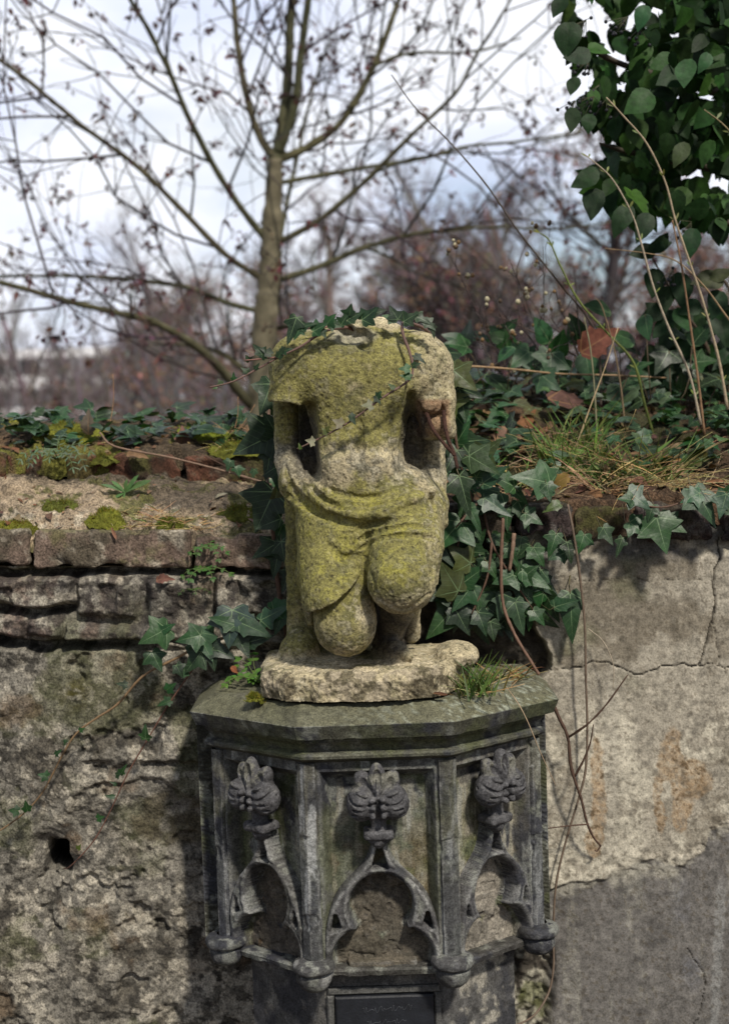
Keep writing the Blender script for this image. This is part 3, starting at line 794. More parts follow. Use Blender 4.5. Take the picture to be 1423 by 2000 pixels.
# wider tooled backing block bonded into the wall
bx0, bx1 = float(P(393, 1600, 2.86)[0]), float(P(1068, 1600, 2.86)[0]); bz0, bz1 = zf(1828, 2.86), zC_ - 0.006
gx = np.concatenate([np.full(40, bx0), np.linspace(bx0, bx1, 260), np.full(40, bx1)]); gy = np.concatenate([np.linspace(YW + 0.03, 2.852, 40), np.full(260, 2.852), np.linspace(2.852, YW + 0.03, 40)])
gz = np.linspace(bz1, bz0, 200)
V = np.stack([np.broadcast_to(gx, (200, 340)), np.broadcast_to(gy, (200, 340)), np.broadcast_to(gz[:, None], (200, 340))], -1).reshape(-1, 3)
V[:, 1] -= 0.0009 * np.sin(V[:, 2] * 760 + 90 * V[:, 0] + 9 * fbm(V, 16, 3, 5)) + 0.002 * fbm(V, 40, 3, 8)
F = grid_faces(200, 340); N = mesh_normals(V, F)
if N[len(V) // 2][1] > 0: F = F[:, ::-1]; N = -N
F = [list(f) for f in F.tolist()] + [list(range(199 * 340, 200 * 340))]
put('backing_block', V, F, M_CONSOLE, console, soot(V, N, (0.055, 0.055, 0.042), 0.7))
facet(1, 1, True, 111); facet(2, 1, True, 121); facet(3, 1, True, 131)
# corner shafts ending in ringed pendants
def shaft(i, seed):
    a, c, b = Q[i - 1], Q[i], Q[i + 1]
    d1 = (c - a) / np.linalg.norm(c - a); d2 = (b - c) / np.linalg.norm(b - c)
    n1 = np.array([d1[1], -d1[0]]); n2 = np.array([d2[1], -d2[0]])
    if i in (2, 3) or True:
        if n1 @ (c - [XC, YW]) < 0: n1 = -n1
        if n2 @ (c - [XC, YW]) < 0: n2 = -n2
    w = 0.021
    prof = np.array([c - d1 * (w + 0.006) - n1 * 0.03, c - d1 * w - n1 * 0.002, c - d1 * (w - 0.005) + n1 * 0.007, c + (n1 + n2) / (1 + n1 @ n2) * 0.0085, c + d2 * (w - 0.005) + n2 * 0.007, c + d2 * w - n2 * 0.002, c + d2 * (w + 0.006) - n2 * 0.03])
    pr = dense(prof, 0.003); zz = np.linspace(zG - 0.001, zf(1884), 190)
    V = np.concatenate([np.concatenate([pr, np.full((len(pr), 1), z)], 1) for z in zz]); F = grid_faces(len(zz), len(pr)); N = mesh_normals(V, F)
    ctr = np.append(c - (n1 + n2) * 0.03, 0)
    if ((V - ctr)[:, :2] * N[:, :2]).sum(1).mean() < 0: F = F[:, ::-1]; N = -N
    V = V + N * (0.0010 * fbm(V, 45, 4, seed) + 0.0004 * fbm(V, 150, 3, seed) - 0.0035 * smooth(0.4, 0.75, fbm(V, 22, 3, seed + 2)))[:, None]
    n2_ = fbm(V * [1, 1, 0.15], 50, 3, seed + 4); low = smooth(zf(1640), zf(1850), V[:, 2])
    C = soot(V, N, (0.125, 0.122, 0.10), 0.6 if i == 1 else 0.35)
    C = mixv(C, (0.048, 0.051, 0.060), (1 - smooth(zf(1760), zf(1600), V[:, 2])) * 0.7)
    C = mixv(C, (0.34, 0.35, 0.35), smooth(0.15, 0.5, n2_) * (0.75 if i == 2 else 0.35))
    C = mixv(C, (0.27, 0.27, 0.26), smooth(0.00010, 0.00050, convex(V, F, N)) * smooth(-0.5, 0.3, fbm(V, 25, 3, 401)) * 0.6)
    sh_ = put('corner_shaft', V, F, M_CONSOLE, console, np.clip(C, 0.01, 0.8), sharp=30)
    # pendant
    zp = zf(1882) ; cc = c - (n1 + n2) / (1 + n1 @ n2) * 0.004
    pf = spline([(0.018, 0.014), (0.027, 0.011), (0.037, 0.008), (0.0415, 0.001), (0.0400, -0.008), (0.0330, -0.0115), (0.0310, -0.014), (0.0335, -0.017), (0.0330, -0.030), (0.027, -0.042), (0.016, -0.049), (0.001, -0.051)], 5)
    ns_ = 56; an = np.arange(ns_ + 1) * 2 * math.pi / ns_
    V = np.stack([cc[0] + pf[:, :1] * np.cos(an), cc[1] + pf[:, :1] * np.sin(an), zp + pf[:, 1:] + 0 * an[None]], -1).reshape(-1, 3); F = grid_faces(len(pf), ns_ + 1); N = mesh_normals(V, F)
    if ((V - np.append(cc, zp)) * N).sum(1).mean() < 0: F = F[:, ::-1]; N = -N
    V = V + N * (0.0011 * fbm(V, 45, 3, seed + 6) + 0.0005 * fbm(V, 140, 3, seed))[:, None]
    C = soot(V, N, (0.075, 0.074, 0.074), 0.1)
    C = mixv(C, (0.26, 0.26, 0.25), smooth(0.35, 0.6, fbm(V, 30, 3, seed + 8)) * (0.7 if i == 2 else 0.25))
    C = mixv(C, (0.27, 0.27, 0.26), smooth(0.00010, 0.00050, convex(V, F, N)) * smooth(-0.5, 0.3, fbm(V, 25, 3, 401)) * 0.5)
    put('pendant', V, F, M_CONSOLE, console, C)
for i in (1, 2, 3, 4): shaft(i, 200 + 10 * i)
# core behind the carving, lower shaft with its slab edge
loft('core', [(0.105, zG), (0.105, zL)], 0.02, 0.0, 0.0, soot)
def lowcol(V, N):
    n1 = fbm(V, 11, 4, 301); n2 = fbm(V, 50, 4, 302)
    C = np.tile((0.10, 0.098, 0.094), (len(V), 1)) * (1 + 0.3 * n2[:, None])
    C = mixv(C, (0.035, 0.036, 0.042), smooth(-0.15, 0.35, n1 + 0.2 * n2) * 0.85)
    C = mixv(C, (0.33, 0.31, 0.26), smooth(0.10, 0.42, fbm(V, 17, 4, 303) + 0.7 * n2) * (0.25 + 0.75 * smooth(0.05, 0.17, V[:, 0] - XC)) * 0.9)
    return C
loft('base_slab', [(0.11, zL + 0.012), (0.058, zL + 0.012), (0.054, zL + 0.008), (0.056, zL - 0.002), (0.064, zL - 0.006), (0.13, zL - 0.007)], 0.004, 0.0012, 0.004, lambda V, N: soot(V, N, (0.075, 0.072, 0.066), 0.1))
loft('lower_shaft', [(0.098, zL - 0.004), (0.098, zL - 0.35), (0.096, 0.25), (0.07, 0.22), (0.07, 0.0)], 0.006, 0.0018, 0.003, lowcol)
# slate plaque with worn, unreadable script
yp = inset(0.098)[2][1]
xa, xb = float(P(655, 1960, yp)[0]), float(P(846, 1960, yp)[0]); zt1 = zf(1940, yp); zb1 = zt1 - 0.15
def slab(mb, x0, x1, y0, y1, z0, z1, col, bev=0.003):
    r = []
    for dy, b in ((y1, 0), (y0 + bev, 0), (y0, bev)):
        r += [(x0 + b, dy, z0 + b), (x1 - b, dy, z0 + b), (x1 - b, dy, z1 - b), (x0 + b, dy, z1 - b)]
    F = [(4 * k + i, 4 * k + (i + 1) % 4, 4 * k + 4 + (i + 1) % 4, 4 * k + 4 + i) for k in (0, 1) for i in range(4)] + [(8, 9, 10, 11)]
    mb.add(r, F, col)
b = MB(); slab(b, xa, xb, yp - 0.016, yp + 0.01, zb1, zt1, (0.014, 0.016, 0.021)); plq = b.build('plaque', M_SLATE, console, smooth_=False)
b = MB(); fr = (0.10, 0.10, 0.095)
slab(b, xa - 0.014, xb + 0.012, yp - 0.010, yp + 0.006, zt1 + 0.002, zt1 + 0.016, fr); slab(b, xa - 0.016, xa - 0.002, yp - 0.010, yp + 0.006, zb1, zt1 + 0.001, fr); slab(b, xb + 0.002, xb + 0.014, yp - 0.010, yp + 0.006, zb1, zt1 + 0.001, fr)
fo = b.build('plaque_frame', M_CONSOLE, console, smooth_=False); sub(plq, fo)
b = MB(); random.seed(4)
for row, (w0, w1, amp) in enumerate(((0.26, 0.78, 0.0062), (0.30, 0.72, 0.005))):
    x = xa + (xb - xa) * w0; zz = zt1 - 0.029 - row * 0.026; pts = []; ph = 0
    while x < xa + (xb - xa) * w1:
        ph += 0.55 + 0.2 * random.random(); x += 0.0009 + 0.0006 * math.cos(ph)
        pts.append((x + 0.0022 * math.sin(ph * 0.5), yp - 0.0163, zz + amp * math.sin(ph) * (0.6 + 0.5 * math.sin(ph * 0.31)) + 0.04 * (x - xa)))
    b.tube(pts, 0.00055, 4, (0.06, 0.065, 0.075))
ins = b.build('inscription', M_SLATE, console); sub(plq, ins)
# ------------------------------------------------------------------ ground and the old wall
g = MB(); g.add([(-400, -60, 0), (400, -60, 0), (400, 900, 0), (-400, 900, 0)], [(0, 1, 2, 3)], (0.09, 0.07, 0.05))
tag(g.build('ground', M_SOIL, loc=(0, 0, 0)), kind='structure')

def wallsheet(name, xs, ys, D0, hf, cf, mat, parent, seed):
    X, Y = np.meshgrid(xs, ys, indexing='xy')
    B = P(X, Y, D0)
    h = hf(X, Y, B)
    V = B.copy(); V[..., 1] -= h
    V = V.reshape(-1, 3); F = grid_faces(len(ys), len(xs)); N = mesh_normals(V, F)
    if N[:, 1].mean() > 0: F = F[:, ::-1]; N = -N
    return put(name, V, F, mat, parent, np.clip(cf(X.ravel(), Y.ravel(), B.reshape(-1, 3), h.ravel(), N), 0.008, 0.9))
def span(a, b, st): return np.arange(a, b, st)
def rbox(x, y, x0, x1, y0, y1, r):
    dx = np.maximum(x0 - x, x - x1); dy = np.maximum(y0 - y, y - y1)
    return np.minimum(np.maximum(dx, dy), 0) + np.hypot(np.maximum(dx, 0), np.maximum(dy, 0)) - r

# ---- left: rubble and brick masonry
wallL = thing('masonry_wall', (-0.6, YW, 0), 'rough weathered wall of brick and crumbling rubble with a mossy stepped top, left of the console', 'wall')
def hL(x, y, B):
    w = fbm(B, 9, 3, 401) * 16; wx = x + w; wy = y + fbm(B, 13, 3, 402) * 12
    b1 = fbm(B, 7, 4, 403); b2 = fbm(B, 24, 4, 404); b3 = fbm(B, 80, 3, 405)
    h = 0.012 * b1 + 0.0042 * b2 + 0.0014 * b3
    h = h - 0.011 * smooth(0.35, 0.55, fbm(B, 13, 4, 406)) + 0.006 * np.round(3 * fbm(B, 10, 3, 407)) / 3
    bricks = [(-400, -160, 1128, 1184), (-150, 140, 1122, 1184), (148, 268, 1132, 1200), (285, 420, 1135, 1245), (430, 640, 1118, 1200), (-200, 48, 1206, 1242), (54, 112, 1208, 1240), (120, 300, 1215, 1250), (310, 560, 1250, 1300), (640, 780, 1118, 1200)]
    for i, (x0, x1, y0, y1) in enumerate(bricks):
        d = rbox(wx, wy, x0 + 8, x1 - 8, y0 + 8, y1 - 8, 6)
        h = h + (0.026 + 0.006 * math.sin(i * 2.1)) * smooth(7, -5, d) * smooth(1270, 1250, y)
    h = h - 0.055 * smooth(13, 2, np.abs(wy - 1115)) - 0.045 * smooth(9, 2, np.abs(wy - 1194)) * smooth(150, 130, wx) - 0.055 * smooth(16, 4, np.abs(wy - 1256 - 6 * np.sin(x / 60))) * smooth(300, 250, wx)
    h = h + 0.012 * smooth(1262, 1276, wy) * smooth(470, 420, x) - 0.014 * smooth(1478, 1490, wy) * smooth(1520, 1490, wy) * smooth(150, 180, x)
    h = h - 0.016 * smooth(18, 6, np.hypot((wx - 260) / 1.6, (wy - 1600) / 1.0) - 70) * 0.6
    hole = rbox(x + 5 * b2, y + 5 * b3, 101, 126, 1648, 1694, 8)
    h = h - 0.02 * smooth(40, 0, hole) * smooth(-60, 40, y - x - 1530) - 0.14 * smooth(4, -3, hole)
    return h
def cL(x, y, B, h, N):
    n1 = fbm(B, 6, 4, 421); n2 = fbm(B, 19, 4, 422); n3 = fbm(B, 60, 4, 423); n4 = fbm(B, 140, 3, 424)
    C = np.tile((0.20, 0.185, 0.155), (len(x), 1)) * (1 + 0.28 * n3[:, None] + 0.2 * n4[:, None])
    C = mixv(C, (0.082, 0.072, 0.056), smooth(-0.1, 0.4, 0.6 * n2 + 0.8 * n1) * 0.8)
    C = mixv(C, (0.036, 0.033, 0.028), smooth(0.1, 0.42, n3 + 0.5 * n2 + 0.3 * n4) * 0.85)
    C = mixv(C, (0.46, 0.42, 0.34), smooth(0.18, 0.45, fbm(B, 30, 4, 425) + 0.45 * n4 + 0.5 * n1) * 0.6)
    C = mixv(C, (0.10, 0.105, 0.05), smooth(0.15, 0.6, fbm(B, 8, 3, 426) + 0.2 * n3) * 0.5)
    C = mixv(C, (0.15, 0.105, 0.065), smooth(0.3, 0.65, fbm(B, 11, 3, 427) + 0.2 * n3) * 0.5)
    red = smooth(1120, 1128, y) * smooth(1248, 1240, y) * smooth(330, 120, x + 60 * n2)
    C = mixv(C, (0.15, 0.088, 0.07), red * smooth(-0.2, 0.4, n2 + 0.3 * n3) * 0.6)
    C = mixv(C, (0.055, 0.048, 0.044), smooth(1118, 1130, y) * smooth(1258, 1235, y) * smooth(-0.3, 0.4, n3 + 0.5 * n2) * 0.8)
    C = mixv(C, (0.05, 0.045, 0.012), np.clip(1.3 - np.hypot((x - 150) / 34, (y - 1352) / 34), 0, 1) * smooth(-0.3, 0.2, n3))
    C = mixv(C, (0.085, 0.072, 0.045), smooth(1.0, 0.8, np.hypot((x - 340) / 95, (y - 1600) / 62)) * smooth(-0.5, 0.1, n2) * 0.8)
    C = mixv(C, (0.42, 0.39, 0.33), np.clip(1.2 - np.hypot((x - 320) / 100, (y - 1515) / 22), 0, 1) * smooth(-0.2, 0.3, n3) * 0.8)
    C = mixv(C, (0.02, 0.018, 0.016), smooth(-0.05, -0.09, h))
    return C
xs = np.concatenate([span(-2600, -60, 26), span(-60, 470, 2.6), span(470, 735, 5)])
ys = np.concatenate([span(1106, 2010, 2.6), span(2010, 2520, 20)])
wallsheet('rubble_face', xs, ys, YW, hL, cL, M_RUBBLE, wallL, 1)

def block(name, parent, quad, D, depth, mat, colf, seed, step=0.006, amp=0.004, bev=0.010):
    """a worn brick: quad = (x0, x1, y0, y1) in photo pixels at distance D, built as a solid with rounded, chipped edges"""
    a = P(quad[0], quad[3], D); b_ = P(quad[1], quad[3], D); t = P(quad[0], quad[2], D)
    u = b_ - a; w = t - a; Lu, Lw = np.linalg.norm(u), np.linalg.norm(w); u /= Lu; w /= Lw
    v = np.array([0, 1.0, 0]); half = np.array([Lu, depth, Lw]) / 2; ctr = a + u * Lu / 2 + w * Lw / 2 + v * depth / 2
    VV, FF, off = [], [], 0
    for axis in range(3):
        o = [k for k in range(3) if k != axis]
        nu_, nv_ = [max(2, int(2 * half[k] / step)) for k in o]
        for sg in (-1, 1):
            if axis == 1 and sg == 1: continue
            A, B_ = np.meshgrid(np.linspace(-half[o[0]], half[o[0]], nu_), np.linspace(-half[o[1]], half[o[1]], nv_), indexing='xy')
            q = np.zeros(A.shape + (3,)); q[..., o[0]] = A; q[..., o[1]] = B_; q[..., axis] = sg * half[axis]
            F = grid_faces(nv_, nu_)
            if (axis == 1) == (sg > 0): F = F[:, ::-1]
            if axis == 1: F = F
            VV.append(q.reshape(-1, 3)); FF.append(F + off); off += nu_ * nv_
    L_ = np.concatenate(VV); F = np.concatenate(FF)
    inn = np.clip(L_, -(half - bev), half - bev); dv = L_ - inn; ln = np.linalg.norm(dv, axis=1)[:, None]
    nd = dv / (ln + 1e-9); L2 = inn + nd * bev
    W = ctr + L2[:, :1] * u + L2[:, 1:2] * v + L2[:, 2:] * w
    nW = nd[:, :1] * u + nd[:, 1:2] * v + nd[:, 2:] * w
    W = W + nW * (amp * fbm(W, 28, 4, seed) + 0.35 * amp * fbm(W, 110, 3, seed + 1) - 2.2 * amp * smooth(0.25, 0.6, fbm(W, 17, 3, seed + 2)))[:, None]
    return put(name, W, F[:, ::-1], mat, parent, np.clip(colf(W, nW, seed), 0.008, 0.9))
def brickcol(base, dark, pale, moss, fm=0.5):
    def f(W, n, seed):
        n1 = fbm(W, 10, 4, seed + 5); n2 = fbm(W, 36, 4, seed + 6); n3 = fbm(W, 110, 3, seed + 7)
        C = np.tile(base, (len(W), 1)) * (1 + 0.3 * n2[:, None])
        C = mixv(C, dark, smooth(-0.2, 0.4, n1 + 0.4 * n2) * 0.85)
        C = mixv(C, pale, smooth(0.2, 0.55, n2 + 0.5 * n3) * 0.7)
        C = mixv(C, moss, smooth(0.0, 0.5, fbm(W, 14, 3, seed + 8) + 0.3 * n3 + 0.5 * n[:, 2]) * fm)
        return C
    return f
bc1 = brickcol((0.185, 0.135, 0.105), (0.085, 0.074, 0.052), (0.38, 0.34, 0.27), (0.12, 0.11, 0.05), 0.8)
bc2 = brickcol((0.10, 0.045, 0.028), (0.035, 0.028, 0.020), (0.13, 0.10, 0.07), (0.07, 0.075, 0.018), 0.6)
bc3 = brickcol((0.055, 0.040, 0.038), (0.020, 0.019, 0.020), (0.12, 0.11, 0.10), (0.05, 0.045, 0.02), 0.4)
for i, (x0, x1, y0, y1) in enumerate([(-660, -395, 1026, 1100), (-388, -110, 1028, 1102), (-102, 57, 1034, 1105), (64, 373, 1036, 1110), (379, 575, 1044, 1114), (582, 780, 1044, 1114)]):
    block('brick', wallL, (x0, x1, y0, y1), YW - 0.012, 0.16, M_BRICK, bc1, 500 + 11 * i, amp=0.0038)
DT = 3.22
for i, (x0, x1, y0, y1) in enumerate([(-420, -190, 880, 938), (-184, -8, 880, 938), (-2, 9, 884, 934), (14, 84, 886, 944), (130, 352, 887, 942), (358, 540, 890, 950), (546, 700, 890, 950)]):
    block('brick', wallL, (x0, x1, y0, y1), DT + 0.015 * math.sin(i * 2.3), 0.14, M_BRICK, bc2, 600 + 11 * i, amp=0.0045)
# ledge of old mortar between the two brick courses, and the top of the wall
def topsheet(name, xs, rows, hf, cf, mat, parent):
    """rows: (y pixel, distance) pairs, front to back"""
    R = np.array([P(xs, np.full(len(xs), y), d) for y, d in rows])
    n = [max(1, int(abs(np.linalg.norm(R[i + 1][0] - R[i][0])) / 0.006)) for i in range(len(R) - 1)]
    out = []; par_ = []
    for i in range(len(R) - 1):
        for k in range(n[i]): out.append(R[i] + (R[i + 1] - R[i]) * k / n[i]); par_.append(i + k / n[i])
    out.append(R[-1]); par_.append(len(R) - 1.0)
    B = np.array(out); T = np.repeat(np.array(par_)[:, None], len(xs), 1)
    h = hf(B, T); V = B.copy(); V[..., 2] += h
    V = V.reshape(-1, 3); F = grid_faces(len(B), len(xs)); N = mesh_normals(V, F)
    if N[:, 2].mean() < 0: F = F[:, ::-1]; N = -N
    return put(name, V, F, mat, parent, np.clip(cf(B.reshape(-1, 3), T.ravel(), h.ravel(), N), 0.008, 0.9))
def hledge(B, T): return 0.011 * fbm(B, 13, 4, 701) + 0.005 * fbm(B, 60, 4, 702) + 0.010 * smooth(0.2, 0.5, fbm(B, 11, 3, 703)) - 0.02 * (T < 0.02)
def cledge(B, T, h, N):
    n1 = fbm(B, 9, 4, 711); n2 = fbm(B, 32, 4, 712); n3 = fbm(B, 100, 3, 713)
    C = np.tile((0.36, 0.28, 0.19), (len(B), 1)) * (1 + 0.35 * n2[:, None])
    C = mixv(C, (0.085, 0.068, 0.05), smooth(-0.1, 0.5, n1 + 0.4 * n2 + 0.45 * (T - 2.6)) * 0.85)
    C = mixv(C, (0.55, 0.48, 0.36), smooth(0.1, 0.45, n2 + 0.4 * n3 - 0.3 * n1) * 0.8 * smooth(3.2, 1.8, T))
    C = mixv(C, (0.11, 0.115, 0.025), smooth(0.02, 0.4, fbm(B, 12, 4, 714) + 0.4 * n3) * 0.8)
    C = mixv(C, (0.04, 0.033, 0.025), smooth(0.3, 0.5, n3 + 0.3 * n1) * 0.5)
    return C
xsL = np.concatenate([span(-2600, -60, 26), span(-60, 790, 3)])
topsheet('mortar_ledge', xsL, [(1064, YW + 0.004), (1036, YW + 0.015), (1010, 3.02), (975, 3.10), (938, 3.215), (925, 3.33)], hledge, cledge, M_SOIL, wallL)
def htop(B, T): return 0.016 * fbm(B, 9, 4, 721) + 0.008 * fbm(B, 40, 4, 722) - 0.03 * (T < 0.02)
def ctop(B, T, h, N):
    n1 = fbm(B, 8, 4, 731); n2 = fbm(B, 40, 4, 732)
    C = np.tile((0.075, 0.055, 0.035), (len(B), 1)) * (1 + 0.5 * n2[:, None])
    C = mixv(C, (0.15, 0.15, 0.025), smooth(0.0, 0.4, n1 + 0.4 * n2) * 0.8)
    C = mixv(C, (0.16, 0.10, 0.055), smooth(0.15, 0.5, fbm(B, 25, 4, 733)) * 0.7)
    return C
topsheet('earth_top', xsL, [(900, DT + 0.01), (884, DT + 0.02), (862, 3.32), (838, 3.45), (826, 3.65), (830, 4.0), (880, 4.15), (1500, 4.2)], htop, ctop, M_SOIL, wallL)

# ---- right: plastered wall under a broken brick coping and an earth bank
wallR = thing('plastered_wall', (1.0, YW, 0), 'cracked stained plaster wall with peeling render and a dark brick coping, right of the console', 'wall')
cr1 = np.array([(1075, 1128), (1150, 1132), (1230, 1128), (1300, 1132), (1390, 1133)])
cr2 = np.array([(1075, 1308), (1140, 1300), (1155, 1288), (1200, 1297), (1225, 1312), (1250, 1315), (1290, 1302), (1330, 1297), (1345, 1301), (1385, 1293), (1430, 1305), (1520, 1300), (1640, 1320)])
cr3 = np.array([(1402, 1050), (1400, 1090), (1390, 1115), (1388, 1135), (1393, 1170), (1390, 1205), (1372, 1262), (1362, 1296)])
cr4 = np.array([(1390, 1205), (1394, 1240), (1402, 1294)])
cr5 = np.array([(1340, 1850), (1372, 1900), (1372, 1950), (1350, 2010)])
def sdline(x, y, pts):
    d = np.full(x.shape, 1e9)
    for a, b in zip(pts[:-1], pts[1:]):
        ex, ey = b - a; t = np.clip(((x - a[0]) * ex + (y - a[1]) * ey) / (ex * ex + ey * ey), 0, 1)
        d = np.minimum(d, np.hypot(x - a[0] - ex * t, y - a[1] - ey * t))
    return d
def peel_y(x):                               # lower edge of the upper plaster coat
    return np.interp(x, [1050, 1085, 1120, 1165, 1250, 1330, 1375, 1385, 1430, 1600, 2000, 3000], [1735, 1728, 1722, 1712, 1682, 1690, 1660, 1632, 1622, 1640, 1700, 1660])
def crk(x, y, B):
    jx = x + 3 * fbm(B, 70, 3, 441); jy = y + 3.5 * fbm(B, 70, 3, 442)
    return np.minimum.reduce([sdline(jx, jy, c) + q for c, q in ((cr1, 0.9), (cr2, 0.2), (cr3, -0.4), (cr4, 0.6), (cr5, 0.5))])
def plast(x, y, B):
    e = x - np.interp(y, [1000, 1090, 1130, 1230, 1255, 1285, 1310, 1330, 1400], [960, 985, 1030, 1045, 1062, 1074, 1072, 1055, 700]) + 6 * fbm(B, 30, 3, 447)
    low = np.maximum(smooth(1828, 1850, y) * smooth(1085, 1060, x + 14 * fbm(B, 18, 3, 448)), 0)
    return smooth(-2, 3, e) * (1 - low)
def hR(x, y, B):
    pl_ = plast(x, y, B)
    ru = -0.045 + 0.022 * fbm(B, 14, 4, 451) + 0.008 * fbm(B, 50, 4, 452)
    ru = np.where(y > 1700, ru + 0.032, ru)
    py_ = peel_y(x) + 12 * fbm(B, 9, 3, 453) + 4 * fbm(B, 60, 3, 454)
    up = smooth(5, -5, y - py_)
    hp = 0.006 * fbm(B, 3, 3, 455) + 0.0012 * fbm(B, 50, 4, 456) + 0.005 * up + up * 0.005 * smooth(-50, -4, y - py_) * fbm(B, 40, 3, 457)
    hp = hp - 0.008 * smooth(1.9, 0.2, crk(x, y, B)) - 0.003 * smooth(0.3, 0.45, fbm(B, 45, 3, 458)) * smooth(-40, -5, y - py_) * smooth(30, 5, y - py_)
    hp = hp - 0.012 * smooth(1095, 1070, y + 10 * fbm(B, 20, 3, 459))
    return ru * (1 - pl_) + (hp + 0.006) * pl_
def cR(x, y, B, h, N):
    n1 = fbm(B, 4, 4, 461); n2 = fbm(B, 15, 4, 462); n3 = fbm(B, 60, 4, 463); n4 = fbm(B, 150, 3, 464)
    stk = fbm(B * [1, 1, 0.10], 22, 4, 465); stk2 = fbm(B * [1, 1, 0.15], 60, 3, 466)
    py_ = peel_y(x) + 12 * fbm(B, 9, 3, 453) + 4 * fbm(B, 60, 3, 454)
    up = smooth(3, -3, y - py_)
    U = np.tile((0.36, 0.328, 0.265), (len(x), 1)) * (1 + 0.2 * n3[:, None] + 0.15 * n4[:, None])
    U = mixv(U, (0.14, 0.118, 0.085), smooth(-0.15, 0.45, n2 + 0.5 * n1 + smooth(1350, 1150, y) * 0.35) * 0.68)
    U = mixv(U, (0.56, 0.52, 0.42), smooth(-0.1, 0.4, n2 + 0.4 * n3 + 0.35 * stk) * smooth(1330, 1440, y + 40 * n2) * 0.8)
    U = mixv(U, (0.42, 0.39, 0.32), smooth(0.15, 0.4, np.exp(-((x - 1190) / 13.0) ** 2) * smooth(1290, 1400, y) + 0.15 * n3) * 0.5)
    U = mixv(U, (0.09, 0.10, 0.04), smooth(0.2, 0.6, fbm(B, 9, 3, 467)) * smooth(1420, 1250, y) * 0.4)
    U = mixv(U, (0.10, 0.098, 0.098), smooth(1115, 1075, y + 22 * n2) * smooth(-0.5, 0.2, stk + n2) * 0.85)  # dark streaky band: shade below the coping put into the plaster colour
    def ell(cx, cy, rx, ry): return np.hypot((x + 5 * n3 + 5 * n2 - cx) / rx, (y + 16 * n2 - cy) / ry)
    och = smooth(1.05, 0.85, np.minimum.reduce([ell(1308, 1505, 26, 100), ell(1322, 1540, 30, 70), ell(1352, 1520, 36, 36), ell(1288, 1560, 14, 66), ell(1325, 1600, 16, 30)])) * (1 - smooth(1.05, 0.8, ell(1300, 1560, 11, 40)))
    och = np.maximum(och, smooth(1.05, 0.85, np.minimum(ell(1166, 1550, 15, 110), ell(1158, 1645, 18, 32))))
    U = mixv(U, (0.33, 0.215, 0.11), och * np.clip(0.55 + 0.12 * n3 + 0.35 * n4, 0, 1))
    U = mixv(U, (0.11, 0.07, 0.035), och * smooth(0.4, 0.7, n3 + 0.4 * n4) * 0.6)
    Lw = np.tile((0.155, 0.146, 0.135), (len(x), 1)) * (1 + 0.2 * n3[:, None])
    Lw = mixv(Lw, (0.09, 0.085, 0.08), smooth(-0.1, 0.4, n2 + 0.4 * n1) * 0.7)
    Lw = mixv(Lw, (0.27, 0.26, 0.225), smooth(0.1, 0.55, stk + 0.3 * n3 + 0.2 * n4) * 0.65)
    Lw = mixv(Lw, (0.15, 0.155, 0.175), np.clip(0.75 + n3, 0, 1) * 0.6 * smooth(1.1, 0.3, np.minimum(ell(1330, 1760, 24, 60), ell(1350, 1890, 26, 40))) * 0.7)
    Lw = mixv(Lw, (0.24, 0.24, 0.23), smooth(0.45, 0.8, np.exp(-((x - 1402 + 0.05 * (y - 1800)) / 13.0) ** 2) + 0.25 * n3) * smooth(1690, 1760, y) * 0.7)
    C = U * up[:, None] + Lw * (1 - up)[:, None]
    C = mixv(C, (0.36, 0.34, 0.28), smooth(22, 4, np.abs(y - py_ - 8)) * smooth(-0.1, 0.4, n2 + 0.4 * n3) * 0.7)
    pl_ = plast(x, y, B)
    R = np.tile((0.060, 0.052, 0.042), (len(x), 1)) * (1 + 0.4 * n3[:, None])
    R = mixv(R, (0.36, 0.34, 0.27), smooth(1780, 1850, y) * smooth(-0.3, 0.3, n3 + 0.5 * n2) * 0.8)
    R = mixv(R, (0.11, 0.12, 0.04), smooth(1780, 1850, y) * smooth(0.1, 0.5, n2) * 0.6)
    C = R * (1 - pl_)[:, None] + C * pl_[:, None]
    C = mixv(C, (0.03, 0.026, 0.022), smooth(1.8, 0.3, crk(x, y, B)) * pl_ * 0.9)
    C = mixv(C, (0.07, 0.055, 0.035), smooth(0.42, 0.6, n4 + 0.3 * n3) * pl_ * 0.5)
    return C
xs = np.concatenate([span(735, 1000, 5), span(1000, 1450, 2.4), span(1450, 3600, 24)])
ys = np.concatenate([span(1028, 2010, 2.4), span(2010, 2520, 20)])
wallsheet('plaster_face', xs, ys, YW + 0.001, hR, cR, M_PLASTER, wallR, 2)
for i, (x0, x1, y0, y1, f) in enumerate([(700, 868, 985, 1052, bc3), (874, 1000, 984, 1046, bc3), (1004, 1116, 984, 1050, bc3), (1122, 1238, 990, 1052, bc2), (1240, 1398, 984, 1058, bc3), (1405, 1660, 985, 1060, bc3), (1668, 1930, 985, 1062, bc3)]):
    block('coping_brick', wallR, (x0, x1, y0, y1), YW - 0.02 - 0.008 * math.sin(i * 1.7), 0.15, M_BRICK, f, 800 + 13 * i, amp=0.006, bev=0.014)
def hbank(B, T): return 0.03 * fbm(B, 6, 4, 741) + 0.010 * fbm(B, 40, 4, 742) - 0.03 * (T < 0.02)
def cbank(B, T, h, N):
    n1 = fbm(B, 8, 4, 751); n2 = fbm(B, 45, 4, 752)
    C = np.tile((0.065, 0.042, 0.026), (len(B), 1)) * (1 + 0.6 * n2[:, None])
    C = mixv(C, (0.14, 0.085, 0.05), smooth(0.1, 0.5, fbm(B, 30, 4, 753)) * 0.7)
    C = mixv(C, (0.04, 0.05, 0.018), smooth(0.1, 0.5, n1) * 0.6)
    return C
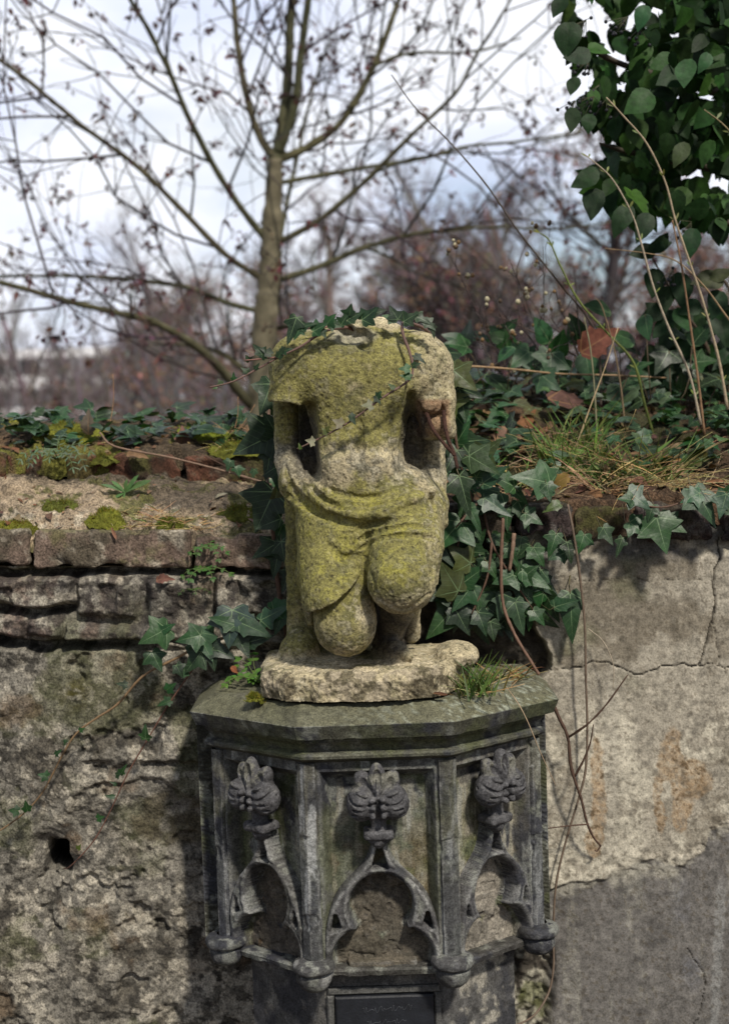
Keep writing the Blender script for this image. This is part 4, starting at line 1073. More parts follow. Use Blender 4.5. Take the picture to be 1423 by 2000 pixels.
xsR = np.concatenate([span(700, 1460, 4), span(1460, 3600, 26)])
topsheet('earth_bank', xsR, [(1000, YW - 0.005), (985, YW), (960, 3.05), (900, 3.2), (835, 3.42), (775, 3.75), (750, 4.1), (800, 4.5), (1500, 4.6)], hbank, cbank, M_SOIL, wallR)
# ------------------------------------------------------------------ trees and building beyond the wall
rnd = random.Random(7)
def rv(s=1.0): return np.array([rnd.gauss(0, s), rnd.gauss(0, s), rnd.gauss(0, s)])
def unit(v): return v / (np.linalg.norm(v) + 1e-12)
def barkc(c, k=0.25): return tuple(q * (1 + k * (rnd.random() - 0.5)) for q in c)
def grow(p, d, ln, n, wob, lift, droop=0.0):
    pts = [np.array(p, float)]; d = unit(np.array(d, float))
    for i in range(n):
        d = unit(d + rv(wob) + np.array([0, 0, lift - droop * i / n])); pts.append(pts[-1] + d * ln / n)
    return np.array(pts)
def tufts(mb, p, n, size, col):
    """small shrivelled leaves and seeds hanging from a twig"""
    for _ in range(n):
        c = p + rv(size * 0.42); a = unit(rv() + np.array([0, 0, -1.2])); b_ = unit(np.cross(a, rv())); s_ = size * (0.5 + rnd.random())
        mb.add([c, c + a * s_ * 0.5 + b_ * s_ * 0.28, c + a * s_ + rv(0.15 * s_), c + a * s_ * 0.5 - b_ * s_ * 0.28], [(0, 1, 2, 3)], barkc(col, 0.6))

DTREE = 7.0
tree = thing('bare_tree', P(508, 800, DTREE) * [1, 1, 0], 'nearest bare tree with a pale olive trunk and long arching limbs, behind the statue', 'tree')
TRK = (0.150, 0.135, 0.085); BRC = (0.085, 0.080, 0.045); TWC = (0.060, 0.048, 0.045)
def limb(px, w, name, seed, lean=0.0, tw=True, col=BRC):
    """px: picture points; the limb really runs towards or away from the viewer by 'lean' metres along its length"""
    n = len(px); D = [DTREE + lean * (i / (n - 1)) ** 1.2 for i in range(n)]
    p = spline([P(x, y, d) for (x, y), d in zip(px, D)], 7); p = p + 0.012 * np.stack([fbm(p, 3.5, 3, 800 + q) for q in range(3)], 1) * np.linspace(0, 1, n * 7 - 6)[:, None]
    r = np.interp(np.linspace(0, 1, len(p)), np.linspace(0, 1, len(w)), w) * DTREE / FPX / 2
    b = MB(); b.tube(p, r, 10, barkc(col, 0.1), 0.22); b.build(name, M_BARK, tree)
    return p, r
tw, tl = MB(), MB()
trunk_px = [(498, 1010), (504, 900), (509, 800), (516, 640), (524, 560), (530, 470), (535, 390), (539, 315)]
p0, r0 = limb(trunk_px, [60, 57, 54, 48, 46, 42, 36, 31], 'trunk', 1, 0.0, col=TRK)
base_tube = MB(); q = P(498, 1010, DTREE); base_tube.tube([q * [1, 1, 0] + [-0.03, 0, -0.05], q * [1, 1, 0.5] + [-0.02, 0, 0], q], [0.12, 0.085, 0.0755], 12, TRK, 0.05); base_tube.build('trunk_foot', M_BARK, tree)
LIMBS = [
    ([(539, 320), (552, 250), (562, 150), (567, 40), (570, -70), (574, -300)], [27, 24, 20, 18, 15, 7], 0.2),
    ([(543, 300), (572, 220), (586, 120), (598, 20), (606, -60), (620, -240)], [20, 17, 15, 13, 11, 5], -0.3),
    ([(545, 312), (600, 288), (668, 238), (725, 140), (768, 30), (795, -60), (830, -200)], [17, 15, 14, 13, 11, 9, 4], 0.5),
    ([(532, 306), (505, 262), (482, 190), (464, 100), (455, 10), (446, -60), (430, -220)], [17, 15, 14, 13, 11, 10, 4], 0.4),
    ([(524, 474), (470, 405), (415, 320), (372, 235), (330, 140), (285, 55), (245, -20), (190, -160)], [14, 13, 12, 11, 10, 9, 8, 3], -0.7),
    ([(518, 548), (440, 496), (345, 400), (265, 322), (180, 258), (110, 205), (40, 145), (-40, 90), (-160, 30)], [13, 12, 11, 10, 9, 9, 8, 7, 3], -0.8),
    ([(548, 472), (620, 432), (690, 375), (760, 308), (830, 240), (890, 178), (930, 110), (975, 40), (1030, -60)], [13, 12, 10, 9, 8, 7, 6, 5, 3], -0.5),
    ([(548, 357), (640, 340), (730, 325), (820, 310), (900, 288), (1000, 278), (1100, 262), (1200, 230)], [10, 9, 9, 8, 7, 6, 5, 3], 0.9),
    ([(550, 545), (625, 520), (710, 484), (800, 460), (890, 448), (970, 443), (1090, 445), (1230, 430)], [13, 12, 11, 10, 8, 6, 5, 3], 0.6),
    ([(505, 608), (440, 590), (370, 562), (290, 550), (190, 542), (80, 540), (-60, 545), (-200, 570)], [11, 11, 10, 9, 8, 7, 6, 3], 0.7),
    ([(500, 800), (470, 768), (430, 720), (380, 676), (310, 635), (220, 608), (120, 585), (20, 558), (-80, 530), (-200, 480)], [22, 20, 18, 16, 14, 12, 11, 10, 8, 4], -1.0),
    ([(512, 760), (480, 725), (430, 690), (370, 672), (300, 668)], [15, 13, 11, 7, 3], 0.5),
    ([(547, 470), (560, 400), (582, 300), (600, 220), (625, 130), (655, 40)], [9, 8, 7, 6, 5, 3], 1.0),
    ([(730, 128), (790, 106), (860, 104), (940, 100), (1020, 72)], [8, 7, 6, 5, 3], 0.3),
    ([(545, 640), (580, 634), (620, 640)], [12, 9, 4], -0.5),
]
def twigs(p, r, dens, lmin, lmax, rr):
    L_ = np.linalg.norm(np.diff(p, axis=0), axis=1).sum(); n = int(L_ * dens)
    for k in range(n):
        t = 0.12 + 0.88 * (k + rnd.random()) / n; i = min(int(t * (len(p) - 1)), len(p) - 2)
        d = unit(p[i + 1] - p[i]); side = unit(np.cross(d, rv())); ln = lmin + (lmax - lmin) * rnd.random()
        q = grow(p[i], d * 0.75 + side * 0.95 + np.array([0, 0, 0.05]), ln, 7, 0.19, 0.03)
        R_ = min(r[i] * 0.55, rr); tw.tube(q, np.linspace(R_, R_ * 0.3, len(q)), 4, barkc(TWC, 0.4))
        for j in range(int(3 + ln * 4.5)):
            m = rnd.randint(1, 7); q2 = grow(q[m], unit(q[m] - q[m - 1]) * 0.8 + unit(rv()) * 0.8, min(ln, .9) * (0.2 + 0.35 * rnd.random()), 4, 0.2, 0.02)
            tw.tube(q2, np.linspace(R_ * 0.5, R_ * 0.22, 5), 3, barkc(TWC, 0.4))
            if rnd.random() < 0.6: tufts(tl, q2[-1], rnd.randint(4, 12), 0.030, (0.10, 0.055, 0.052))
            if rnd.random() < 0.45: tufts(tl, q2[2], rnd.randint(3, 7), 0.026, (0.12, 0.06, 0.055))
for px, w, lean in LIMBS:
    p, r = limb(px, w, 'branch', 2, lean); twigs(p, r, 6.0, 0.3, 1.9, 0.007)
tw.build('twigs', M_BARK, tree); tl.build('seed_tufts', M_BARK, tree, smooth_=False)

def gen_tree(seed, H, name, label, cat, group, col, leafcol, leafy, dens=1.0, fork=0.35):
    global rnd
    rnd = random.Random(seed)
    t = thing(name, (0, 0, 0), label, cat, group)
    tr, cw, lf = MB(), MB(), MB()
    def rec(p, d, ln, r, lev):
        n = 6 if lev < 2 else 4
        q = grow(p, d, ln, n, 0.09 + 0.03 * lev, 0.06 if lev else 0.02)
        (tr if lev < 2 else cw).tube(q, np.linspace(r, r * 0.55, n + 1), 7 if lev == 0 else 5 if lev == 1 else 3, barkc(col, 0.35))
        if lev >= 3 and leafcol and rnd.random() < leafy: tufts(lf, q[-1], rnd.randint(3, 8), 0.06, leafcol)
        if lev == 4: return
        k = (8, 6, 5, 4)[lev]
        for j in range(int(k * dens)):
            f = (0.28 if lev == 0 else 0.2) + 0.8 * (j + rnd.random()) / (k * dens); f = min(f, 1.0); i = min(int(f * n), n - 1)
            dd = unit(unit(q[i + 1] - q[i]) * 0.8 + unit(np.cross(q[i + 1] - q[i], rv())) * (0.75 + 0.3 * rnd.random()) + np.array([0, 0, 0.25]))
            rec(q[i], dd, ln * (0.62 if lev else 0.5) * (1.15 - 0.5 * f) * (0.8 + 0.4 * rnd.random()), r * 0.5 * (1.2 - 0.5 * f), lev + 1)
    rec(np.zeros(3), np.array([0.02, 0, 1.0]), H * 0.62, H * 0.014, 0)
    tr.build('trunk', M_BARK, t); cw.build('crown', M_BARK, t)
    if lf.n: lf.build('dry_leaves', M_BARK, t, smooth_=False)
    return t
GB = 'bare trees beyond the wall'
LG = 'bare grey-brown tree in the blurred thicket beyond the wall'
LC = 'bare tree with clinging coppery leaves in the blurred thicket beyond the wall'
BARK_HAZE = (0.185, 0.155, 0.15)  # bark paled to stand in for distance haze, as in the other far trees
protos = [gen_tree(31, 7.5, 'bare_tree', LG, 'tree', GB, BARK_HAZE, (0.10, 0.06, 0.055), 0.25),
          gen_tree(32, 6.5, 'bare_tree', LC, 'tree', GB, (0.15, 0.128, 0.13), (0.25, 0.135, 0.085), 0.3),
          gen_tree(33, 8.0, 'bare_tree', LG, 'tree', GB, BARK_HAZE, None, 0),
          gen_tree(34, 5.0, 'bare_tree', LC, 'tree', GB, (0.15, 0.13, 0.132), (0.25, 0.135, 0.09), 0.3)]
spots = [(-130, 22, 3, .8), (225, 30, 2, .85), (28, 24, 2, .62), (118, 30, 2, .75), (172, 21, 2, .55), (70, 36, 0, .72), (-30, 30, 0, .7), (232, 19, 3, .7), (300, 27, 1, .95), (360, 22, 0, .7), (420, 33, 2, 1), (470, 18, 3, .75), (590, 26, 1, .9),
         (850, 30, 1, 1.0), (960, 28, 0, 1.0), (1060, 33, 2, 1.1), (1120, 24, 1, .95), (1250, 20, 3, .9), (1300, 28, 0, 1.1), (1380, 22, 1, 1), (1480, 26, 2, 1), (1600, 24, 1, 1), (-160, 24, 1, .9), (-300, 27, 0, 1), (650, 28, 0, 1.2), (860, 27, 0, 1.2), (960, 34, 2, 1.45), (1060, 30, 0, 1.3), (60, 44, 2, 1.2), (330, 36, 2, 1.2), (450, 40, 1, 1.4), (1000, 26, 2, 1.1), (1760, 28, 0, 1),
         (-30, 90, 2, 1.4), (110, 95, 2, 1.3), (190, 80, 0, 1.25), (330, 40, 3, 1.3), (520, 38, 2, 1.05), (610, 44, 0, 1.2), (760, 40, 1, 1.3), (1000, 40, 1, 1.3), (1100, 45, 0, 1.3)]
used = set()
for i, (px, D, k, s) in enumerate(spots):
    q = P(px, 806, D)
    o = protos[k] if k not in used else dup(protos[k])
    used.add(k); o.location = (q[0], q[1], 0); o.rotation_euler = (0, 0, i * 2.4); s *= 0.92; o.scale = (s, s, s * (0.92 + 0.16 * ((i * 7) % 5) / 4))
big = gen_tree(51, 6.2, 'bare_tree', 'dark-trunked bare tree with rusty ivy-like growth seen below the hanging ivy at right', 'tree', None, (0.055, 0.042, 0.042), (0.21, 0.12, 0.085), 0.2)
q = P(1192, 806, 15); big.location = (q[0], q[1], 0); big.rotation_euler = (0, 0, 1.1)
fk = gen_tree(55, 5.6, 'bare_tree', 'dark forked young tree just right of the statue, beyond the wall', 'tree', None, (0.045, 0.038, 0.040), (0.20, 0.12, 0.09), 0.2)
q = P(880, 806, 12.5); fk.location = (q[0], q[1], 0); fk.rotation_euler = (0, 0, 0.4); fk.scale = (0.8, 0.8, 0.8)
# brush under the trees
GS = 'dry bushes under the trees'
def gen_bush(seed, col, leafcol):
    global rnd
    rnd = random.Random(seed); t = thing('dry_bush', (0, 0, 0), 'dry brown twiggy bush at the foot of the trees beyond the wall', 'bush', GS); cw, lf = MB(), MB()
    for k in range(34):
        q = grow(np.array([rnd.gauss(0, .35), rnd.gauss(0, .3), 0]), np.array([rnd.gauss(0, .35), rnd.gauss(0, .35), 1]), 1.9 + rnd.random() * 1.2, 6, 0.12, 0.02)
        cw.tube(q, np.linspace(0.014, 0.004, 7), 3, barkc(col, 0.4))
        for j in range(7):
            m = rnd.randint(1, 6); q2 = grow(q[m], unit(rv() + np.array([0, 0, .7])), 0.5 + 0.4 * rnd.random(), 4, 0.2, 0.03); cw.tube(q2, np.linspace(0.006, 0.002, 5), 3, barkc(col, 0.4))
            if rnd.random() < 0.6: tufts(lf, q2[rnd.randint(1, 4)], rnd.randint(3, 8), 0.05, leafcol)
    cw.build('branches', M_BARK, t); lf.build('dry_leaves', M_BARK, t, smooth_=False); return t
bp = [gen_bush(61, (0.14, 0.12, 0.125), (0.20, 0.135, 0.11)), gen_bush(62, (0.14, 0.125, 0.135), (0.13, 0.095, 0.09))]
ub = set(); rr = random.Random(5)
for i in range(22):
    k = i % 2; o = bp[k] if k not in ub else dup(bp[k]); ub.add(k)
    px = 230 + i * 56; D = 12 + rr.random() * 12; q = P(px, 806, D); o.location = (q[0], q[1], 0); o.rotation_euler = (0, 0, rr.random() * 6); s = 0.6 + 0.4 * rr.random(); o.scale = (s, s, s)
# pale house far off on the left
DB = 62.0
x0, x1 = float(P(-40, 750, DB)[0]), float(P(212, 750, DB)[0]); zt = float(P(110, 688, DB)[2])
house = thing('house', ((x0 + x1) / 2, DB, 0), 'white flat-roofed house showing blurred through the trees at far left', 'house')
def bx(mb, a, b_, col):
    (x, y, z), (X, Y, Z) = a, b_
    mb.add([(x, y, z), (X, y, z), (X, Y, z), (x, Y, z), (x, y, Z), (X, y, Z), (X, Y, Z), (x, Y, Z)], [(0, 1, 5, 4), (1, 2, 6, 5), (2, 3, 7, 6), (3, 0, 4, 7), (4, 5, 6, 7), (3, 2, 1, 0)], col)
WH = (0.80, 0.80, 0.82)
b = MB(); bx(b, (x0, DB, 0), (x1, DB + 7, zt - 0.2), (0.62, 0.61, 0.62)); b.build('wall', M_PAINT, house, smooth_=False)
b = MB(); bx(b, (x0 - 0.2, DB - 0.5, zt - 0.2), (x1 + 0.2, DB + 7.2, zt + 0.15), WH); b.build('roof', M_PAINT, house, smooth_=False)
for zz in (zt - 1.55, zt - 2.9):
    b = MB(); bx(b, (x0 - 0.1, DB - 1.2, zz), (x1 + 0.1, DB - 0.003, zz + 0.55), WH); b.build('balcony', M_PAINT, house, smooth_=False)
for k in range(4):
    for zz in (zt - 1.0, zt - 2.35):
        xa_ = x0 + 0.4 + k * (x1 - x0) / 4; b = MB(); bx(b, (xa_, DB - 0.03, zz), (xa_ + 0.75, DB + 0.05, zz + 0.7), (0.05, 0.055, 0.06)); b.build('window', M_SLATE, house, smooth_=False)
# ------------------------------------------------------------------ leaves, ivy, grasses
rnd = random.Random(11)
def fan(half):
    """leaf blade from half an outline: rings of points round the middle, so the blade can curl"""
    pts = list(half) + [(-a, b) for a, b in half[-2:0:-1]]
    o = np.array(pts, float); c = np.array([0, 0.38]); n = len(o)
    V = np.vstack([[c], c + (o - c) * 0.5, o]); F = []
    for i in range(n):
        j = (i + 1) % n; F += [(0, 1 + i, 1 + j), (1 + i, 1 + n + i, 1 + n + j, 1 + j)]
    return V, F
IVY = fan([(0, 0), (.10, -.10), (.24, -.15), (.37, -.08), (.38, .08), (.50, .20), (.60, .33), (.45, .40), (.27, .46), (.20, .62), (.11, .82), (0, 1.02)])
IVY2 = fan([(0, 0), (.08, -.06), (.20, -.08), (.30, .02), (.30, .16), (.40, .34), (.28, .42), (.22, .58), (.13, .82), (0, 1.1)])
IVY3 = fan([(0, 0), (.09, -.09), (.20, -.12), (.30, .0), (.28, .12), (.40, .18), (.46, .30), (.30, .36), (.20, .44), (.17, .66), (.09, .90), (0, 1.12)])
OVA = fan([(0, 0), (.12, .0), (.27, .12), (.36, .30), (.34, .48), (.24, .70), (.10, .90), (0, 1.03)])
DEADK = fan([(0, 0), (.10, -.02), (.20, .06), (.27, .10), (.24, .20), (.36, .30), (.33, .42), (.40, .52), (.25, .58), (.24, .72), (.13, .80), (.08, .95), (0, 1.06)])
LAN = fan([(0, 0), (.06, .08), (.10, .3), (.13, .55), (.10, .8), (0, 1.0)])
def leaf(mb, kind, base, tip, nrm, size, col, bend=0.25, fold=0.12, crumple=0.03):
    y = unit(np.asarray(tip, float)); x = unit(np.cross(y, np.asarray(nrm, float))); n = np.cross(x, y)
    T, F = kind; u = T[:, 0] * rnd.uniform(.8, 1.15); v = T[:, 1] + u * rnd.gauss(0, .12); u = u * (1 + np.where(u > 0, 1, -1) * rnd.gauss(0, .10)); ph = rnd.random() * 6
    z = fold * np.abs(u) - bend * v * v * 0.6 - bend * u * u * 0.7 + crumple * (np.sin(7 * u + ph) + np.sin(6 * v + 2 * ph + 4 * u)) * (0.3 + np.hypot(u, v - 0.38))
    V = np.asarray(base) + size * (u[:, None] * x + v[:, None] * y + z[:, None] * n)
    mb.add(V, F, barkc(col, 0.35), T)
IRX = RN[:, 0]; IUP = RN[:, 1]                      # picture-plane right and up, as directions in the place
def pdir(deg, toward=0.3):
    a = math.radians(deg); return IRX * math.cos(a) + IUP * math.sin(a) + np.array([0, -toward, 0])
GD, GM, GB_, GL, GY = (0.013, 0.032, 0.012), (0.018, 0.056, 0.016), (0.026, 0.068, 0.029), (0.055, 0.10, 0.04), (0.075, 0.10, 0.022)
PET = False
def hero(mb, px, py, D, size, deg, col=GM, kind=None, toward=0.25, up=0.35, bend=0.25, roll=0.0):
    """a leaf whose middle is seen at (px, py); size in picture pixels, deg = where its tip points"""
    t = pdir(deg, toward); s_ = size * D / FPX; side = np.cross(unit(t), [0, -1, 0])
    c = P(px, py, D) - unit(t) * s_ * 0.42
    if rnd.random() < .04 and PET: col = (0.055, 0.07, 0.02)
    if PET: mb.tube([c + unit(t) * .002, c - unit(t) * s_ * .2 + np.array([0, .006, -.004]) , c - unit(t) * s_ * .35 + np.array([rnd.gauss(0, .01), .03, rnd.gauss(.005, .01)])], s_ * .013 + .0003, 4, (0.12, 0.09, 0.05))
    leaf(mb, kind or rnd.choice([IVY, IVY, IVY2, IVY3]), c, t, np.array([0, -1.0, up]) + side * roll, s_ * 1.0, col, bend)
    return c
def vine(root, pxs, r0, r1, col=(0.11, 0.065, 0.045), name='stem', n=7):
    p = spline([P(*q) for q in pxs], n); b = MB(); b.tube(p, np.linspace(r0, r1, len(p)), 6, col, 0.3); b.build(name, M_STEM, root); return p
def blade(mb, p, d, ln, w, col, droop=0.5, n=5):
    pts = [np.array(p, float)]; d = unit(np.array(d, float)); side = unit(np.cross(d, [rnd.gauss(0, 1), rnd.gauss(0, 1), 0.1]))
    V = []
    for i in range(n + 1):
        ww = w * (1 - (i / n) ** 2) + 0.0002; V += [pts[-1] - side * ww, pts[-1] + side * ww]
        d = unit(d + np.array([0, 0, -droop / n])); pts.append(pts[-1] + d * ln / n)
    mb.add(V, [(2 * i, 2 * i + 1, 2 * i + 3, 2 * i + 2) for i in range(n)], barkc(col, 0.4))
STRAW = (0.42, 0.30, 0.15); GRS = (0.075, 0.13, 0.025)
def straw(mb, p, d, ln, r, col=STRAW, wob=0.08, droop=0.05):
    q = grow(p, d, ln, 7, wob, -droop); mb.tube(q, np.linspace(r, r * 0.5, 8), 4, barkc(col, 0.4))
def onrows(rows, hf, px, T):
    i = min(int(T), len(rows) - 2); f = T - i
    q = P(px, rows[i][0], rows[i][1]) * (1 - f) + P(px, rows[i + 1][0], rows[i + 1][1]) * f
    return q + np.array([0, 0, float(hf(q[None], np.array([max(T, 0.1)]))[0])])
RB = [(1000, YW - 0.005), (985, YW), (960, 3.05), (900, 3.2), (835, 3.42), (775, 3.75), (750, 4.1)]
RL = [(1064, YW + 0.004), (1036, YW + 0.015), (1010, 3.02), (975, 3.10), (938, 3.215)]
RT = [(900, DT + 0.01), (884, DT + 0.02), (862, 3.32), (838, 3.45), (826, 3.65), (830, 4.0)]
bank = lambda px, T: onrows(RB, hbank, px, T)
ledge = lambda px, T: onrows(RL, hledge, px, T)
topl = lambda px, T: onrows(RT, htop, px, T)

# --- ivy sprig lying over the statue's shoulders
sp_ = thing('ivy_sprig', P(775, 640, 2.74), 'thin ivy runner trailing across the statue chest from its right shoulder', 'ivy')
p = vine(sp_, [(858, 700, 2.90), (836, 648, 2.80), (790, 630, 2.745), (786, 650, 2.715), (800, 690, 2.700), (806, 722, 2.690), (795, 745, 2.680), (745, 778, 2.664), (682, 824, 2.668), (630, 853, 2.675), (580, 877, 2.675)], 0.0034, 0.0016, (0.14, 0.085, 0.07))
for px, py, s_, a, c in [(823, 622, 34, -25, GD), (838, 634, 30, -40, GD), (800, 620, 34, 35, GD), (770, 612, 32, 120, GD), (760, 620, 26, 160, GM), (845, 645, 26, -80, GD), (818, 700, 26, -35, GD), (812, 712, 18, 20, GD), (790, 720, 22, 175, GL), (792, 735, 22, 165, GM), (765, 755, 15, 140, GL), (740, 770, 14, 60, GM), (718, 792, 22, 175, (0.15, 0.17, 0.10)), (738, 780, 20, -60, GD), (688, 818, 22, -60, GD), (660, 825, 22, 150, (0.17, 0.17, 0.10)), (634, 842, 16, 130, GY), (640, 836, 12, 60, GY), (606, 862, 18, 160, (0.16, 0.16, 0.10)), (586, 872, 12, 110, GY)]:
    b = MB(); D = 2.66 if py > 700 else 2.715; hero(b, px, py, D, s_, a, c, None, 0.2, 0.5); b.build('leaf', M_IVY if s_ > 27 else M_HERB, sp_)
sp2 = thing('ivy_sprig', P(600, 660, 2.74), 'leafy ivy runner hanging out to the left over the statue broken shoulder', 'ivy')
vine(sp2, [(690, 640, 2.80), (650, 642, 2.735), (620, 655, 2.715), (585, 678, 2.705), (545, 697, 2.70), (500, 722, 2.69), (455, 745, 2.68), (408, 757, 2.67)], 0.0032, 0.0014, (0.14, 0.085, 0.07))
vine(sp2, [(545, 697, 2.70), (520, 700, 2.69), (478, 704, 2.68)], 0.0018, 0.0012, (0.20, 0.10, 0.08))
vine(sp2, [(700, 650, 2.80), (660, 634, 2.76), (630, 640, 2.74), (596, 640, 2.73)], 0.0024, 0.0016, (0.20, 0.10, 0.08))
for px, py, s_, a, c in [(572, 640, 52, 250, GD), (598, 636, 32, 20, GD), (624, 640, 34, 30, GM), (582, 648, 30, 240, GB_), (645, 624, 26, 50, GM), (655, 634, 24, -10, GM), (672, 624, 30, 60, GD), (690, 618, 34, 30, GD), (684, 606, 24, 80, GD), (720, 614, 40, 40, GD), (735, 610, 30, 20, GD), (632, 652, 20, -60, GD), (548, 690, 24, 60, GD), (558, 684, 22, 20, GD), (520, 687, 24, 150, GD), (505, 684, 28, 130, GD), (514, 690, 22, 70, GD), (488, 686, 18, 160, (0.09, 0.03, 0.02)), (484, 700, 14, 120, GD), (478, 723, 16, 140, GD), (502, 716, 14, 60, GD), (456, 736, 15, 90, GM), (430, 746, 14, 120, GL), (420, 757, 9, 200, GL)]:
    b = MB(); hero(b, px, py, 2.70 if px > 560 else 2.685, s_, a, c, None, 0.2, 0.5); b.build('leaf', M_IVY if s_ > 27 else M_HERB, sp2)

# --- large dark ivy behind the statue, left and right
PET = True
iv = thing('ivy_plant', P(525, 1110, 2.95), 'dark large-leaved ivy climbing the wall close behind the statue left side', 'ivy')
vine(iv, [(560, 1250, 2.955), (540, 1120, 2.94), (530, 1000, 2.93), (520, 900, 3.00), (525, 800, 3.05)], 0.005, 0.003)
f = MB()
for px, py, s_, a, c in [(520, 775, 66, 250, GD), (505, 862, 92, 205, GD), (535, 838, 70, 120, GD), (525, 900, 60, 260, GD), (545, 930, 50, 270, GD), (520, 992, 88, 245, GD), (538, 975, 60, 80, GD), (545, 1040, 44, 250, GB_), (522, 1072, 60, 210, GD), (540, 1095, 52, 260, GD), (530, 1020, 50, 200, GD), (552, 1075, 44, 280, GD), (560, 1130, 46, 250, GD), (556, 1185, 62, 20, GB_), (540, 1190, 40, 200, GM), (550, 790, 50, 80, GD)]:
    hero(f, px, py, 2.90 + 0.05 * rnd.random(), s_, a, c, None, 0.3, 0.2)
f.build('foliage', M_IVY, iv)
iv = thing('ivy_plant', P(890, 960, 3.0), 'tall dark ivy leaves standing behind the statue broken right arm', 'ivy')
vine(iv, [(930, 1000, 2.95), (905, 930, 2.92), (890, 860, 2.91), (880, 760, 2.92), (862, 690, 2.92)], 0.004, 0.002)
f = MB()
for px, py, s_, a, c in [(872, 712, 70, 300, GD), (885, 735, 60, 285, GD), (903, 738, 62, 320, GD), (880, 770, 60, 260, GD), (888, 782, 66, 15, GY), (905, 800, 44, 280, GD), (880, 830, 60, 250, GM), (922, 895, 96, 305, GD), (940, 905, 70, 330, (0.03, 0.05, 0.015)), (880, 900, 60, 240, GD), (905, 960, 80, 285, GD), (885, 950, 50, 200, GM), (900, 850, 50, 60, GM), (915, 765, 50, 340, GD), (950, 880, 60, 40, (0.04, 0.06, 0.02)), (870, 860, 50, 280, GD), (925, 1010, 52, 295, GB_)]:
    hero(f, px, py, 2.86 + 0.06 * rnd.random(), s_, a, c, None, 0.3, 0.2)
f.build('foliage', M_IVY, iv)

# --- ivy hanging down the wall right of the statue
iv = thing('ivy_plant', P(960, 1150, 2.93), 'lush ivy with pale-veined leaves hanging on the wall right of the statue knees', 'ivy')
for q in ([(940, 980, 2.95), (960, 1060, 2.92), (1000, 1130, 2.92), (1040, 1190, 2.925)], [(900, 1000, 2.95), (890, 1100, 2.92), (880, 1180, 2.92)], [(960, 1060, 2.92), (950, 1130, 2.91), (920, 1200, 2.91)]): vine(iv, q, 0.003, 0.0015)
f = MB()
for px, py, s_, a, c in [(1020, 1150, 82, 285, GM), (1040, 1128, 60, 330, GM), (1012, 1200, 62, 285, GB_), (1030, 1120, 44, 40, GM), (960, 1112, 40, 300, GM), (978, 1180, 50, 260, GB_), (936, 1170, 84, 260, GM), (905, 1165, 66, 230, GM), (880, 1130, 70, 120, GM), (915, 1130, 62, 40, GM), (870, 1205, 84, 225, GM), (850, 1160, 60, 200, GD), (900, 1210, 60, 300, GD), (940, 1215, 50, 290, GD), (985, 1130, 46, 200, GM), (1000, 1085, 40, 300, GM), (1050, 1085, 44, 300, GM), (1080, 1060, 46, 250, GM), (1110, 1075, 40, 280, GD), (1090, 1085, 38, 200, GM), (1135, 1060, 42, 250, GM), (1115, 1195, 92, 272, GM), (1100, 1180, 46, 20, GM), (975, 1060, 44, 330, GM), (1015, 1065, 40, 260, GB_), (960, 1230, 40, 280, GD), (1050, 1205, 38, 310, GM), (1185, 1045, 40, 300, GM), (1210, 1065, 38, 250, GD), (900, 1085, 60, 140, GD), (930, 1060, 50, 60, GD), (870, 1075, 60, 300, GD)]:
    hero(f, px, py, 2.90 + 0.035 * rnd.random(), s_, a, c, None, 0.25, 0.35)
for k in range(46):
    px, py = 850 + 230 * rnd.random() ** 1.2, 1050 + 185 * rnd.random(); hero(f, px, py, 2.925 + 0.03 * rnd.random(), 34 + 34 * rnd.random(), 180 + 180 * rnd.random(), GD if rnd.random() < 0.6 else GM, None, 0.2, 0.1, 0.25, rnd.gauss(0, .4))
f.build('foliage', M_IVY, iv)
# --- ivy spilling over the coping
iv = thing('ivy_plant', P(960, 960, 3.0), 'ivy with broad bluish pale-veined leaves spilling over the coping just right of the statue', 'ivy')
vine(iv, [(1050, 930, 3.02), (980, 950, 2.97), (930, 985, 2.92), (890, 1030, 2.89)], 0.004, 0.002)
f = MB()
for px, py, s_, a, c in [(952, 980, 78, 215, GB_), (965, 985, 60, 330, GB_), (878, 1042, 76, 225, GB_), (1045, 936, 80, 165, GB_), (1010, 965, 46, 320, GM), (1020, 1000, 60, 290, GM), (1040, 1010, 40, 330, GM), (1055, 950, 44, 220, GB_), (985, 940, 56, 150, GM), (960, 930, 56, 40, GB_), (930, 950, 50, 200, GB_), (1070, 960, 36, 280, GM), (990, 1010, 40, 270, GM), (905, 985, 50, 250, GM), (925, 1035, 40, 310, GM), (1080, 990, 36, 200, GD), (940, 915, 50, 60, GB_), (900, 930, 44, 30, GM)]:
    hero(f, px, py, 2.89 + 0.05 * rnd.random(), s_, a, c, None, 0.3, 0.6)
f.build('foliage', M_IVY, iv)
iv = thing('ivy_plant', P(1290, 1020, 2.92), 'few broad ivy leaves hanging over the coping bricks at far right', 'ivy')
vine(iv, [(1440, 950, 3.0), (1370, 965, 2.94), (1300, 990, 2.905), (1240, 985, 2.90)], 0.003, 0.0015)
f = MB()
for px, py, s_, a, c in [(1290, 1040, 74, 285, GM), (1310, 1025, 56, 340, GM), (1243, 1030, 44, 325, GM), (1245, 975, 52, 325, GB_), (1225, 975, 36, 170, GM), (1375, 985, 82, 300, GB_), (1350, 970, 44, 200, GB_), (1412, 985, 52, 250, GB_), (1420, 960, 44, 60, GM), (1270, 1000, 36, 250, GD), (1440, 1000, 60, 280, GM)]:
    hero(f, px, py, 2.88 + 0.03 * rnd.random(), s_, a, c, IVY, 0.3, 0.6)
f.build('foliage', M_IVY, iv)
